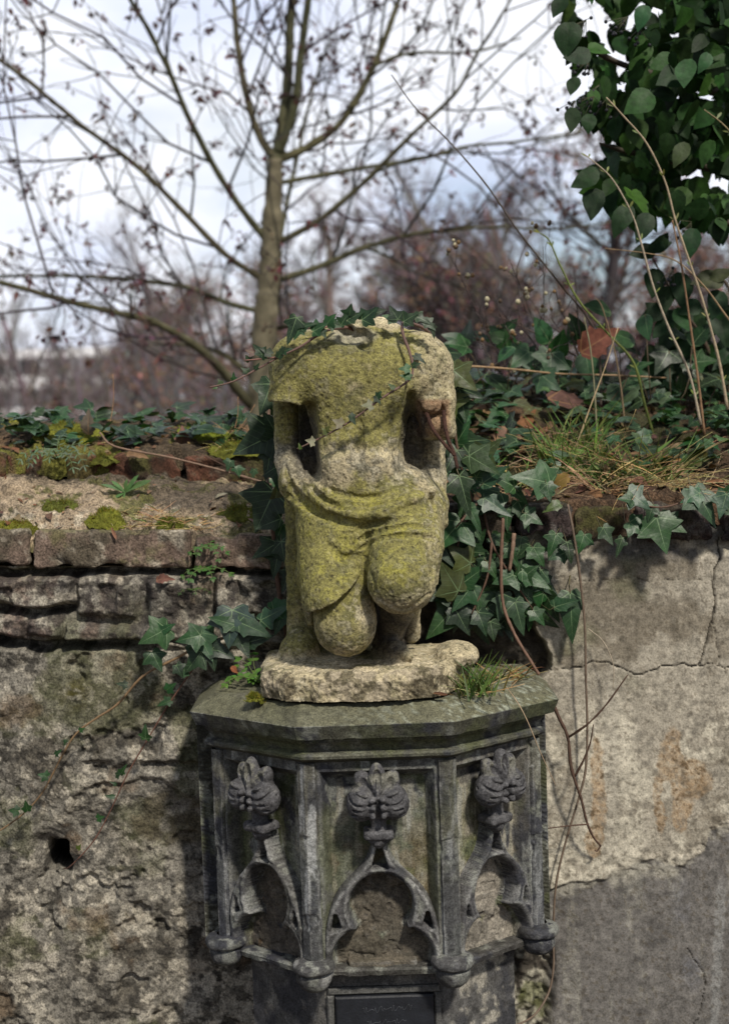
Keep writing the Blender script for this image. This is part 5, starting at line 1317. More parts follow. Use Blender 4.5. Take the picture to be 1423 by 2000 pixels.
# --- ivy carpet on the bank
def carpet(label, base, spots, n, dens=None):
    iv = thing('ivy_plant', base, label, 'ivy'); f = MB(); s = MB()
    for k in range(n):
        px, T = spots(); q = bank(px, T) + np.array([0, 0, 0.012 + 0.05 * rnd.random()])
        a = rnd.random() * 6.28; tip = np.array([math.cos(a), math.sin(a) * 0.8 - 0.3, -0.15 + rnd.gauss(0, .2)]); nn = np.array([rnd.gauss(0, .45), -0.45 + rnd.gauss(0, .45), 1.0])
        leaf(f, IVY if rnd.random() < .7 else IVY2, q, tip, nn, 0.026 + 0.038 * rnd.random(), rnd.choice([GD, GD, GM, GM, GB_, GB_, GL, (0.06, 0.06, 0.02)]), 0.25)
    f.build('foliage', M_IVY, iv)
carpet('ivy thicket along the back crest of the bank, behind the dry grass', P(1100, 770, 3.7), lambda: (880 + 560 * rnd.random(), 4.0 + 1.3 * rnd.random()), 210)
carpet('ivy creeping over brown litter at the right end of the bank', P(1390, 880, 3.3), lambda: (1230 + 330 * rnd.random() ** 0.8, 2.2 + 1.9 * rnd.random()), 105)
carpet('ivy patch on the bank between the statue and the dry grass', P(930, 870, 3.2), lambda: (850 + 190 * rnd.random(), 2.2 + 2.0 * rnd.random()), 75)
carpet('sparse ivy leaves among the straw in the middle of the bank', P(1120, 860, 3.3), lambda: (1040 + 200 * rnd.random(), 2.2 + 1.9 * rnd.random()), 34)
# upright leaves on the crest
iv = thing('ivy_plant', P(1080, 740, 3.8), 'taller dark ivy shoots sticking up from the crest of the bank', 'ivy'); f = MB(); s = MB()
for k in range(46):
    px = 890 + 540 * rnd.random(); b0 = bank(px, 4.3 + 0.7 * rnd.random()); top_ = b0 + np.array([rnd.gauss(0, .03), rnd.gauss(0, .03), 0.06 + 0.10 * rnd.random() * (1 + (px > 1150))])
    s.tube([b0, (b0 + top_) / 2 + rv(.006), top_], 0.0015, 4, (0.08, 0.06, 0.035)); leaf(f, IVY if k % 2 else OVA, top_, pdir(rnd.random() * 360, 0.4), np.array([rnd.gauss(0, .5), -0.8, 0.6]), 0.055 + 0.03 * rnd.random(), rnd.choice([GD, GM, GB_]))
f.build('foliage', M_IVY, iv); s.build('stem', M_STEM, iv)
# --- ivy on the left wall
PET = False
iv = thing('ivy_plant', P(420, 1250, 2.92), 'ivy runner with star-shaped leaves slanting down the rubble wall to the left edge', 'ivy')
vine(iv, [(470, 1235, 2.93), (390, 1262, 2.90), (340, 1288, 2.90), (280, 1320, 2.905), (230, 1375, 2.91), (190, 1402, 2.91), (150, 1432, 2.91), (122, 1475, 2.91), (85, 1545, 2.91), (45, 1590, 2.91), (-10, 1628, 2.91), (-60, 1650, 2.91)], 0.0032, 0.0014, (0.20, 0.13, 0.07))
for px, py, s_, a, c in [(303, 1240, 62, 205, GM), (318, 1230, 40, 30, GM), (390, 1240, 56, 130, GM), (398, 1258, 66, 300, GB_), (372, 1245, 50, 190, GM), (450, 1222, 76, 265, (0.035, 0.06, 0.05)), (490, 1225, 66, 340, GB_), (440, 1215, 50, 160, GM), (305, 1290, 44, 300, GM), (380, 1290, 50, 230, GD), (350, 1310, 30, 300, GD), (425, 1270, 60, 340, GD), (470, 1255, 60, 300, GD), (500, 1250, 56, 20, GD), (530, 1200, 60, 30, GB_), (545, 1215, 46, 250, GM), (415, 1285, 40, 280, GD), (240, 1336, 20, 170, GD), (128, 1450, 12, 250, GM), (113, 1470, 16, 40, GM), (85, 1515, 20, 160, GM), (52, 1575, 22, 100, GM), (28, 1583, 20, 170, GM), (160, 1425, 12, 30, GM)]:
    b = MB(); hero(b, px, py, 2.885 if py > 1280 else 2.87 + 0.03 * rnd.random(), s_, a, c, None, 0.25, 0.4); b.build('leaf', M_IVY if s_ > 27 else M_HERB, iv)
iv = thing('ivy_plant', P(350, 1350, 2.92), 'thin ivy runner with tiny leaves ending at the hole in the rubble wall', 'ivy')
vine(iv, [(400, 1275, 2.91), (375, 1310, 2.905), (330, 1375, 2.91), (285, 1450, 2.91), (250, 1510, 2.91), (220, 1575, 2.91), (185, 1640, 2.91), (140, 1690, 2.92), (124, 1697, 2.97)], 0.0018, 0.0012, (0.14, 0.07, 0.05))
for px, py, s_, a, c in [(358, 1308, 24, 160, GM), (333, 1342, 24, 40, GM), (323, 1372, 26, 200, GM), (284, 1433, 28, 90, GM), (240, 1505, 22, 60, GM), (232, 1512, 14, 20, GD), (222, 1530, 14, 150, GD), (216, 1555, 18, 170, GM), (196, 1597, 16, 20, GM), (155, 1655, 12, 60, GY)]:
    b = MB(); hero(b, px, py, 2.89, s_, a, c, None, 0.25, 0.4); b.build('leaf', M_IVY if s_ > 27 else M_HERB, iv)
iv = thing('ivy_plant', P(250, 850, 3.4), 'low dark ivy covering the back of the mossy wall top at left', 'ivy'); f = MB()
for k in range(200):
    px = -140 + 660 * rnd.random(); q = topl(px, 1.4 + 2.4 * rnd.random()) + np.array([0, 0, 0.008 + 0.035 * rnd.random()]); a = rnd.random() * 6.28
    leaf(f, IVY if rnd.random() < .6 else OVA, q, np.array([math.cos(a), math.sin(a) * .6 - .3, rnd.gauss(0, .2)]), np.array([rnd.gauss(0, .5), -.5 + rnd.gauss(0, .4), 1.0]), 0.028 + 0.028 * rnd.random(), rnd.choice([GD, GD, GM, GB_]))
f.build('foliage', M_IVY, iv)
iv = thing('ivy_plant', P(440, 930, 3.2), 'four tiny ivy leaves dangling in front of the upper bricks beside the statue', 'ivy')
vine(iv, [(380, 880, 3.19), (430, 905, 3.18), (480, 930, 3.17), (530, 950, 3.10)], 0.001, 0.0008)
for px, py, s_, a in [(447, 908, 22, 250), (464, 920, 22, 290), (495, 925, 20, 260), (532, 943, 22, 300), (470, 812, 20, 90)]:
    b = MB(); hero(b, px, py, 3.15, s_, a, GB_, None, .2, .6); b.build('leaf', M_IVY, iv)

# --- ivy-clad tree leaning in from the right
def berry(root, px, py, D, n=9):
    b = MB()
    for k in range(n):
        c = P(px, py, D) + rv(0.014); r = 0.0045
        V = [c + r * np.array([math.cos(a) * math.cos(e), math.sin(a) * math.cos(e), math.sin(e)]) for e in (-1.2, -.4, .4, 1.2) for a in np.arange(6) * math.pi / 3]
        b.add(V, [(6 * i + j, 6 * i + (j + 1) % 6, 6 * i + 6 + (j + 1) % 6, 6 * i + 6 + j) for i in range(3) for j in range(6)] + [(0, 1, 2, 3, 4, 5)[::-1], (18, 19, 20, 21, 22, 23)], (0.012, 0.013, 0.018))
        b.tube([c, P(px + 14, py - 22, D)], 0.0009, 3, (0.06, 0.06, 0.03))
    b.build('berry_cluster', M_SLATE, root)
poly = np.array([(1072, -20), (1100, 50), (1102, 130), (1150, 150), (1125, 200), (1108, 235), (1150, 262), (1180, 290), (1140, 330), (1152, 395), (1200, 420), (1225, 450), (1270, 455), (1300, 440), (1345, 468), (1380, 490), (1410, 470), (1480, 520), (1700, 560), (2000, 400), (2050, -200), (1900, -700), (1300, -720), (1080, -300)], float)
tr_ = thing('ivy_clad_tree', P(1820, 900, 3.9) * [1, 1, 0], 'tree smothered in dark glossy ivy hanging into the upper right corner', 'tree')
vine(tr_, [(1850, 2300, 3.9), (1830, 1500, 3.9), (1800, 700, 3.9), (1760, 100, 3.85), (1700, -500, 3.8)], 0.11, 0.07, (0.06, 0.05, 0.035), 'trunk')
for q in ([(1780, 400, 3.9), (1600, 220, 3.8), (1400, 180, 3.7), (1200, 120, 3.6), (1120, 60, 3.55)], [(1780, 500, 3.9), (1600, 380, 3.8), (1400, 330, 3.7), (1240, 300, 3.6), (1170, 280, 3.55)], [(1770, 200, 3.9), (1550, 0, 3.8), (1300, -60, 3.7), (1150, -100, 3.6)], [(1790, 620, 3.9), (1600, 500, 3.8), (1440, 440, 3.7), (1300, 420, 3.65)]):
    vine(tr_, q, 0.022, 0.003, (0.06, 0.05, 0.035), 'branch')
f = MB(); cnt = 0
inside = lambda x, y: sdpoly(np.array([float(x)]), np.array([float(y)]), poly)[0]
while cnt < 1420:
    px, py = (rnd.uniform(1060, 1470), rnd.uniform(-60, 520)) if cnt < 940 else (rnd.uniform(1060, 2000), rnd.uniform(-700, 560)); d = inside(px, py)
    if d > -16: continue
    if px < 1450 and py > -40 and fbm(np.array([[px / 60, py / 60, 3.3]]), 1.0, 2, 17)[0] > 0.24 and rnd.random() < 0.93: continue
    if px > 1480 and rnd.random() < 0.35: continue
    D = rnd.uniform(3.35, 4.15); s_ = rnd.uniform(0.042, 0.082)
    c = rnd.choice([(0.009, 0.024, 0.007), (0.010, 0.028, 0.007), (0.014, 0.040, 0.009), (0.022, 0.058, 0.013), (0.034, 0.080, 0.018)])
    leaf(f, OVA if rnd.random() < .8 else IVY2, P(px, py, D) + unit(pdir(90)) * s_ * 0.4, pdir(rnd.gauss(270, 42), rnd.gauss(.15, .35)), np.array([rnd.gauss(0, .6), -1.0, rnd.gauss(-.1, .5)]), s_, c, 0.2); cnt += 1
for px, py, s_, a, c in [(1108, 70, 78, 265, GD), (1120, 165, 42, 250, GD), (1117, 230, 56, 262, GD), (1150, 238, 44, 265, GD), (1255, 30, 60, 250, GB_), (1340, 138, 64, 260, GB_), (1375, 118, 50, 240, GB_), (1250, 195, 76, 215, (0.028, 0.065, 0.018)), (1330, 298, 62, 240, (0.028, 0.055, 0.02)), (1130, 105, 60, 190, GD), (1145, 345, 70, 210, GD), (1165, 395, 70, 250, GD), (1260, 440, 70, 240, GD), (1350, 470, 70, 260, GD), (1215, 425, 80, 245, GD), (1092, 10, 50, 240, GD)]:
    hero(f, px, py, 3.32, s_ * .88, a, c, OVA, .2, .4)
f.build('foliage', M_IVY_OLD, tr_)
for q in [(1130, 60, 3.4), (1210, 55, 3.35), (1235, 75, 3.35), (1108, 218, 3.35), (1145, 210, 3.35), (1170, 215, 3.4), (1135, 140, 3.4), (1335, 455, 3.4), (1160, 185, 3.4)]: berry(tr_, *q)
ib = thing('ivy_bush', P(1370, 640, 3.7), 'dark ivy bush rising from the bank at the right edge under the hanging ivy', 'ivy')
vine(ib, [(1420, 800, 3.7), (1380, 680, 3.68), (1330, 600, 3.65), (1270, 500, 3.6)], 0.008, 0.002, (0.07, 0.05, 0.035)); vine(ib, [(1430, 800, 3.75), (1450, 650, 3.7), (1420, 560, 3.7), (1390, 530, 3.7)], 0.008, 0.002, (0.07, 0.05, 0.035))
f = MB()
for k in range(150):
    px = rnd.uniform(1265, 1620); py = rnd.uniform(585, 770)
    if px < 1265 + (700 - py) * 0.2: continue
    leaf(f, OVA if rnd.random() < .6 else IVY, P(px, py, rnd.uniform(3.6, 4.1)), pdir(rnd.gauss(260, 50), .3), np.array([rnd.gauss(0, .6), -1, .5]), rnd.uniform(.05, .09), rnd.choice([GD, GD, (0.010, 0.026, 0.008), (0.014, 0.034, 0.01)]), .2)
for px, py, s_, a, c in [(1258, 490, 52, 190, GD), (1285, 480, 44, 20, GD), (1290, 475, 40, 60, GD), (1278, 548, 58, 260, GD), (1330, 560, 66, 265, GD), (1300, 580, 52, 265, GD), (1385, 545, 62, 190, (0.05, 0.05, 0.025)), (1405, 535, 50, 20, (0.04, 0.05, 0.02)), (1280, 610, 50, 220, GD), (1330, 620, 50, 300, GM), (1400, 590, 60, 250, GD), (1350, 600, 50, 200, GD), (1290, 640, 46, 230, GD)]:
    hero(f, px, py, 3.55, s_, a, c, OVA, .25, .4)
f.build('foliage', M_IVY_OLD, ib); berry(ib, 1300, 545, 3.5, 8)

# --- dry stalks and canes on the bank
def stalk(label, pxs, r0, r1, col, buds=None, cat='dry stem', name='dry_stalk'):
    t = thing(name, P(*pxs[0]), label, cat); p = vine(t, pxs, r0, r1, col)
    if buds:
        for i in range(4, len(p), buds):
            b = MB()
            for s_ in (-1, 1):
                d = unit(p[i] - p[i - 1]); leaf(b, LAN, p[i], d * .7 + IRX * s_ * .6 + rv(.2), np.array([0, -1, .3]), 0.012 + .010 * rnd.random(), (0.16, 0.19, 0.05))
            b.build('bud', M_HERB, t)
stalk('longest dark thin stem slanting up to the left against the sky', [(1172, 800, 3.5), (1172, 730, 3.5), (1158, 640, 3.48), (1085, 545, 3.45), (1012, 452, 3.42), (950, 362, 3.40), (880, 280, 3.38), (812, 212, 3.36), (764, 146, 3.35)], 0.0032, 0.0012, (0.085, 0.065, 0.05))
stalk('green thorny cane leaning left over the big brown leaf', [(1275, 850, 3.4), (1258, 790, 3.38), (1236, 708, 3.36), (1185, 650, 3.36), (1130, 588, 3.35), (1094, 520, 3.35), (1072, 470, 3.35), (1054, 455, 3.35)], 0.0036, 0.0016, (0.13, 0.16, 0.04), 9)
stalk('tallest pale stalk with green buds crossing the hanging ivy', [(1420, 800, 3.2), (1402, 700, 3.2), (1372, 590, 3.2), (1345, 510, 3.2), (1318, 430, 3.2), (1298, 355, 3.2), (1262, 280, 3.2), (1215, 225, 3.2), (1183, 190, 3.2)], 0.0032, 0.0016, (0.34, 0.27, 0.18), 8)
stalk('pale budded stalk left of the tallest one, curving left at its tip', [(1368, 830, 3.25), (1345, 730, 3.25), (1305, 640, 3.25), (1275, 560, 3.25), (1250, 470, 3.25), (1232, 415, 3.25), (1195, 350, 3.25), (1158, 315, 3.25), (1138, 300, 3.25)], 0.003, 0.0012, (0.36, 0.30, 0.22), 8)
stalk('straight reddish brown stalk in front of the ivy bush', [(1375, 850, 3.22), (1362, 740, 3.22), (1345, 620, 3.22), (1330, 520, 3.22), (1312, 430, 3.22)], 0.0030, 0.0018, (0.22, 0.13, 0.07))
stalk('brown stalk bending to the right edge across the ivy bush', [(1470, 680, 3.3), (1423, 625, 3.3), (1375, 560, 3.3), (1320, 510, 3.3), (1265, 495, 3.3), (1180, 485, 3.3)], 0.0026, 0.001, (0.26, 0.18, 0.10))
stalk('short budded twig entering at the right edge over the ivy', [(1480, 330, 3.3), (1440, 275, 3.3), (1408, 240, 3.3), (1374, 214, 3.3)], 0.0022, 0.0012, (0.24, 0.19, 0.10), 6)
stalk('horizontal dry stem lying along the bank crest right of the statue', [(870, 716, 3.5), (930, 716, 3.5), (1010, 722, 3.52), (1090, 730, 3.55), (1200, 733, 3.55), (1300, 738, 3.6)], 0.0030, 0.0022, (0.30, 0.20, 0.11))
stalk('straw stem crossing in front of the green cane', [(1120, 885, 3.2), (1150, 800, 3.2), (1178, 725, 3.2), (1206, 640, 3.2)], 0.0022, 0.001, (0.40, 0.30, 0.17))
stalk('upright brown twig beside the green cane', [(1220, 840, 3.35), (1212, 760, 3.35), (1198, 680, 3.35), (1175, 600, 3.35), (1162, 582, 3.35)], 0.0024, 0.0012, (0.17, 0.12, 0.07))
stalk('greenish upright twig left of the big brown leaf', [(1165, 850, 3.3), (1160, 760, 3.3), (1152, 680, 3.3), (1140, 620, 3.3)], 0.0024, 0.0014, (0.20, 0.19, 0.11))
stalk('bare brown ivy root hanging from the coping beside the statue', [(982, 1010, 2.90), (978, 1100, 2.90), (982, 1180, 2.90), (1005, 1240, 2.88), (1035, 1290, 2.85), (1052, 1318, 2.84)], 0.0036, 0.003, (0.17, 0.10, 0.07), name='root', cat='root')
stalk('short cut brown root stub hanging beside the longer root', [(1003, 1042, 2.92), (1000, 1075, 2.91), (994, 1115, 2.91)], 0.0045, 0.004, (0.20, 0.13, 0.09), name='root', cat='root')
t = thing('twig', P(1080, 1380, 2.90), 'dark branching twig hooked behind the console cap on the plaster wall', 'twig')
for q, r in (([(1075, 1365, 2.90), (1090, 1400, 2.90), (1108, 1440, 2.90), (1113, 1490, 2.90), (1122, 1525, 2.90), (1134, 1560, 2.905), (1145, 1605, 2.91), (1158, 1635, 2.92), (1172, 1652, 2.93)], .0042), ([(1109, 1440, 2.90), (1140, 1420, 2.89), (1180, 1380, 2.88), (1225, 1318, 2.87)], .0026), ([(1109, 1440, 2.90), (1130, 1425, 2.88), (1150, 1412, 2.87)], .002), ([(1121, 1518, 2.90), (1140, 1482, 2.89), (1152, 1450, 2.885), (1158, 1415, 2.88)], .0024), ([(1147, 1610, 2.91), (1120, 1612, 2.90), (1068, 1618, 2.90)], .002), ([(1172, 1652, 2.93), (1165, 1662, 2.93), (1160, 1660, 2.93)], .002)):
    p = spline([P(*w) for w in q], 6); b = MB(); b.tube(p, np.linspace(r, r * .55, len(p)), 6, (0.085, 0.05, 0.035), .4); b.build('branch', M_STEM, t)
stalk('long pale aerial root hanging down the plaster wall past the console', [(1108, 985, 2.92), (1119, 1040, 2.90), (1132, 1130, 2.91), (1141, 1220, 2.915), (1143, 1320, 2.92), (1146, 1420, 2.925), (1143, 1500, 2.925), (1132, 1550, 2.925), (1108, 1630, 2.925), (1090, 1700, 2.925), (1082, 1760, 2.925), (1080, 1840, 2.925), (1080, 1890, 2.92), (1070, 1940, 2.91), (1040, 1985, 2.88), (990, 2010, 2.86)], 0.0026, 0.0024, (0.15, 0.11, 0.08), name='root', cat='root')
stalk('hair-thin pale tendril curling on the plaster wall', [(1148, 1228, 2.93), (1175, 1250, 2.925), (1192, 1282, 2.92), (1198, 1310, 2.92), (1196, 1345, 2.92)], 0.0011, 0.0009, (0.38, 0.32, 0.24), name='root', cat='root')
stalk('long bent straw drooping over the console cap corner', [(985, 1338, 2.74), (1010, 1372, 2.66), (1030, 1410, 2.645), (1055, 1470, 2.65), (1085, 1535, 2.67)], 0.0009, 0.0007, (0.42, 0.31, 0.20), cat='straw', name='straw')
stalk('fallen brown twig lying across the upper bricks at left', [(195, 845, 3.22), (225, 872, 3.19), (330, 893, 3.17), (430, 918, 3.16), (530, 947, 3.14)], 0.0022, 0.0026, (0.20, 0.13, 0.09), name='twig', cat='twig')
# --- shrub with dry seed heads behind the bank
sh = thing('seed_shrub', P(1060, 780, 3.7), 'leafless shrub with small brown seed heads between statue and ivy', 'shrub'); st = MB()
for x0, y0, x1, y1, n in ((1150, 790, 1080, 560, 5), (1090, 780, 1000, 520, 6), (1040, 770, 950, 560, 6), (1100, 790, 1010, 620, 5), (1060, 780, 1060, 480, 5), (1000, 760, 910, 620, 5), (1180, 780, 1120, 520, 4), (1020, 770, 880, 500, 6), (1130, 700, 960, 610, 6), (1140, 680, 1000, 600, 5)):
    p = spline([P(x0, y0, 3.7), P(x0 * .6 + x1 * .4 + rnd.gauss(0, 10), y0 * .6 + y1 * .4, 3.66), P(x1, y1, 3.6 + rnd.gauss(0, .06))], 7); st.tube(p, np.linspace(.0028, .0009, len(p)), 4, barkc((0.085, 0.062, 0.055), .3))
    for k in range(n):
        i = rnd.randint(5, len(p) - 2); q = grow(p[i], unit(p[i] - p[i - 2]) + rv(.7), .06 + .12 * rnd.random(), 5, .2, .03); st.tube(q, np.linspace(.0013, .0007, 6), 3, (0.07, 0.05, 0.045))
        if rnd.random() < .75:
            c = q[-1]; hd = MB()
            for w in range(rnd.randint(1, 4)):
                cc = c + rv(.007); r = .004 + .004 * rnd.random(); V = [cc + r * np.array([math.cos(a) * math.cos(e), math.sin(a) * math.cos(e), math.sin(e)]) for e in (-1.1, 0, 1.1) for a in np.arange(5) * 1.2566]
                hd.add(V, [(5 * i_ + j, 5 * i_ + (j + 1) % 5, 5 * i_ + 5 + (j + 1) % 5, 5 * i_ + 5 + j) for i_ in (0, 1) for j in range(5)] + [(4, 3, 2, 1, 0), (10, 11, 12, 13, 14)], rnd.choice([(0.18, 0.11, 0.05), (0.12, 0.08, 0.05), (0.42, 0.38, 0.25)]))
            hd.build('seed_head', M_STEM, sh)
st.build('branches', M_STEM, sh)

# --- fallen leaves
DLC = [(0.14, 0.068, 0.034), (0.18, 0.10, 0.050), (0.11, 0.062, 0.040), (0.22, 0.135, 0.08)]
def dead(px, py, D, size, deg, label, col, up=.6, bend=.5, kind=DEADK, group=None, toward=.3, crumple=.09):
    b = MB(); t = pdir(deg, toward); s_ = size * D / FPX; c = P(px, py, D) - unit(t) * s_ * .45
    col = (col[0] * .70, col[1] * .82, col[2] * .78)
    leaf(b, kind, c, t, np.array([rnd.gauss(0, .3), -1, up]), s_, col, bend, .5, crumple); tag(b.build('dead_leaf', M_DEAD), label, 'dead leaf', group)
dead(1163, 668, 3.45, 80, 35, 'large coppery dead leaf caught upright among the stalks', (0.17, 0.07, 0.04), .3, 1.0)
dead(1120, 784, 3.45, 110, 5, 'broad flat dark-brown dead leaf lying on the bank crest', (0.13, 0.06, 0.042), 1.6, .6, DEADK, None, .15)
dead(1090, 938, 2.93, 46, 195, 'curled orange-brown dead leaf perched on the edge of the coping', (0.30, 0.14, 0.045), .4, 1.3)
dead(1025, 826, 3.38, 52, 60, 'rusty curled dead leaf standing left of the dry grass', (0.26, 0.115, 0.055), .4, .9)
dead(985, 850, 3.32, 48, 20, 'crumpled pinkish-brown dead leaf behind the ivy by the statue', (0.25, 0.14, 0.09), .8, .9)
dead(1000, 880, 3.25, 56, 200, 'folded brown dead leaf under the pale straws by the statue', (0.24, 0.12, 0.07), .9, .9)
dead(1300, 905, 3.15, 52, 30, 'orange dead leaf with upturned tip in the grass at right', (0.34, 0.15, 0.05), .6, .9)
dead(1265, 885, 3.2, 46, 150, 'pale brown dead leaf beside the orange leaf in the grass', (0.27, 0.15, 0.09), .9, .8)
dead(1325, 915, 3.1, 46, 340, 'pinkish dead leaf on the litter at the right of the bank', (0.30, 0.17, 0.12), .9, .8)
dead(858, 1354, 2.635, 30, 8, 'reddish dead leaf wedged under the front edge of the plinth', (0.15, 0.06, 0.03), 1.6, .3, LAN)
dead(457, 1308, 2.85, 18, 330, 'small red dead leaf on the left of the capstone', (0.28, 0.09, 0.05), 1.2, .3)
dead(425, 970, 3.10, 34, 40, 'pale pointed dead leaf on the mortar ledge near the statue', (0.42, 0.29, 0.22), 1.2, .3, LAN)
dead(502, 1020, 2.99, 44, 350, 'pink dry leaf on the front of the ledge beside the statue', (0.40, 0.24, 0.19), 1.4, .3, LAN)
dead(222, 1040, 2.95, 26, 300, 'orange scrap of leaf overhanging the ledge bricks', (0.36, 0.17, 0.09), .5, .4, LAN)
dead(318, 1130, 2.93, 34, 10, 'reddish leaf stuck in the open joint under the ledge bricks', (0.22, 0.09, 0.07), .5, .5)
dead(356, 862, 3.3, 44, 80, 'brown upright dead leaf on the wall top at left', (0.22, 0.12, 0.085), .4, .8)
dead(265, 888, 3.2, 40, 0, 'flat reddish dead leaf over the upper brick edge at left', (0.26, 0.13, 0.09), 1.0, .4)
dead(172, 830, 3.3, 44, 90, 'tall dark curled dead leaf beside the left moss cushion', (0.14, 0.085, 0.07), .3, .9)
lt = MB()
for k in range(210):
    px = rnd.uniform(860, 1560); T = rnd.uniform(1.2, 4.6); q = bank(px, T) + [0, 0, .006]; a = rnd.random() * 6.28
    leaf(lt, OVA, q, np.array([math.cos(a), math.sin(a), rnd.gauss(0, .3)]), np.array([rnd.gauss(0, .5), rnd.gauss(-.3, .5), 1]), rnd.uniform(.018, .05), rnd.choice(DLC), .6, .3, .08)
tag(lt.build('leaf_litter', M_DEAD), 'brown leaf litter on the earth bank', 'litter', kind='stuff')
lt = MB()
for k in range(230):
    if rnd.random() < .4: q = ledge(rnd.uniform(-160, 520), rnd.uniform(.9, 3.9))
    else: q = topl(rnd.uniform(-160, 520), rnd.uniform(.9, 3))
    a = rnd.random() * 6.28; leaf(lt, LAN if rnd.random() < .5 else OVA, q + [0, 0, .004], np.array([math.cos(a), math.sin(a), rnd.gauss(0, .2)]), np.array([rnd.gauss(0, .4), rnd.gauss(-.3, .4), 1]), rnd.uniform(.008, .026), rnd.choice(DLC), .5, .3, .08)
tag(lt.build('leaf_litter', M_DEAD), 'small brown leaf scraps on the left wall top and ledge', 'litter', kind='stuff')

# --- grass
def tuft(name, label, base_f, n, ln, w, cols, spread, up=1.0, straws=0, cat='grass'):
    t = thing(name, base_f(), label, cat); b = MB(); s = MB()
    for k in range(n):
        p = base_f() ; a = rnd.random() * 6.28; blade(b, p, np.array([math.cos(a) * spread, math.sin(a) * spread, up]), ln * (.45 + .75 * rnd.random()), w, rnd.choice(cols), .9 * rnd.random())
    b.build('foliage', M_GRASS, t)
    for k in range(straws):
        p = base_f(); a = rnd.random() * 6.28; straw(s, p, np.array([math.cos(a), math.sin(a), .12 + .5 * rnd.random()]), ln * (.5 + 1.0 * rnd.random()), .0009)
    if straws: s.build('straws', M_STEM, t)
def around(c, sx, sy): return lambda: np.array(c) + np.array([rnd.gauss(0, sx), rnd.gauss(0, sy), 0])
G3 = [GRS, (0.05, 0.10, 0.02), (0.10, 0.15, 0.03), (0.14, 0.14, 0.04)]
gc = P(925, 1330, 2.70); gc[2] = ZCAP
tuft('grass_tuft', 'green grass tuft growing on the console cap beside the plinth', around(gc, .020, .025), 110, .085, .0016, G3, .55, 1.0, 16)
gc = P(975, 1300, 2.84); gc[2] = ZCAP
tuft('grass_tuft', 'thin yellowing grass behind the green tuft on the capstone', around(gc, .03, .02), 46, .06, .0013, [GRS, (0.30, 0.20, 0.08), (0.25, 0.14, 0.06)], .9, .7, 14)
bt = lambda a, b_, c, d: (lambda: bank(rnd.uniform(a, b_), rnd.uniform(c, d)))
tuft('grass_clump', 'bright green grass in the middle of the bank under pale straws', bt(1050, 1180, 2.2, 3.4), 240, .11, .0016, G3 + [(0.10, 0.19, 0.03)], .6, 1.0, 120)
tuft('grass_clump', 'straw-coloured dry grass with a few green blades at the front of the bank', bt(1150, 1320, 1.6, 2.8), 130, .15, .0016, G3 + [STRAW], .8, .8, 170)
tuft('grass_clump', 'sparse dry grass and straws at the left of the bank by the statue', bt(930, 1080, 1.5, 3.4), 70, .11, .0014, G3 + [STRAW], .8, .8, 80)
tuft('grass_clump', 'dry grass hanging over the dark bricks at the right of the coping', bt(1250, 1460, 1.2, 2.2), 30, .09, .0014, G3 + [STRAW, STRAW], .9, .5, 60)
t = thing('broad_grass', bank(1200, 2.7), 'broad bright green grass blades standing out in the bank grass', 'grass')
for q, d, l_, w in ((bank(1230, 2.6), [.6, -.1, .6], .13, .006), (bank(1160, 2.9), [.1, 0, 1], .08, .005)):
    b = MB(); blade(b, q, np.array(d), l_, w, (0.12, 0.19, 0.03), .2); b.build('blade', M_GRASS, t)
tuft('grass_clump', 'tangle of dry orange grass on the wall top left of the statue', lambda: topl(rnd.uniform(420, 520), rnd.uniform(1.0, 3)), 60, .06, .0012, G3 + [STRAW], .8, .8, 80)
tuft('grass_clump', 'mat of dry orange grass on the mortar ledge at left', lambda: ledge(rnd.gauss(300, 40), rnd.uniform(1.0, 2.2)), 30, .045, .001, [(0.34, 0.20, 0.09), GRS], .9, .5, 110)
tuft('grass_clump', 'wispy dry grass hanging over the brick face in the middle of the ledge', lambda: ledge(rnd.gauss(390, 14), rnd.uniform(1.0, 1.5)), 10, .04, .001, [(0.34, 0.20, 0.09), GRS], .9, .4, 24)
# tall single straws on the wall top
for x0, y0, x1, y1, lab in ((455, 850, 465, 775, 'thin straw standing on the wall top beside the tree trunk'), (440, 870, 498, 790, 'bent orange straw on the wall top next to the statue ivy'), (215, 830, 221, 730, 'single upright grass stem on the wall top at left')):
    stalk(lab, [(x0, y0, 3.35), ((x0 + x1) / 2 + 4, (y0 + y1) / 2, 3.34), (x1, y1, 3.33)], .0012, .0007, (0.38, 0.22, 0.11), cat='straw', name='straw')

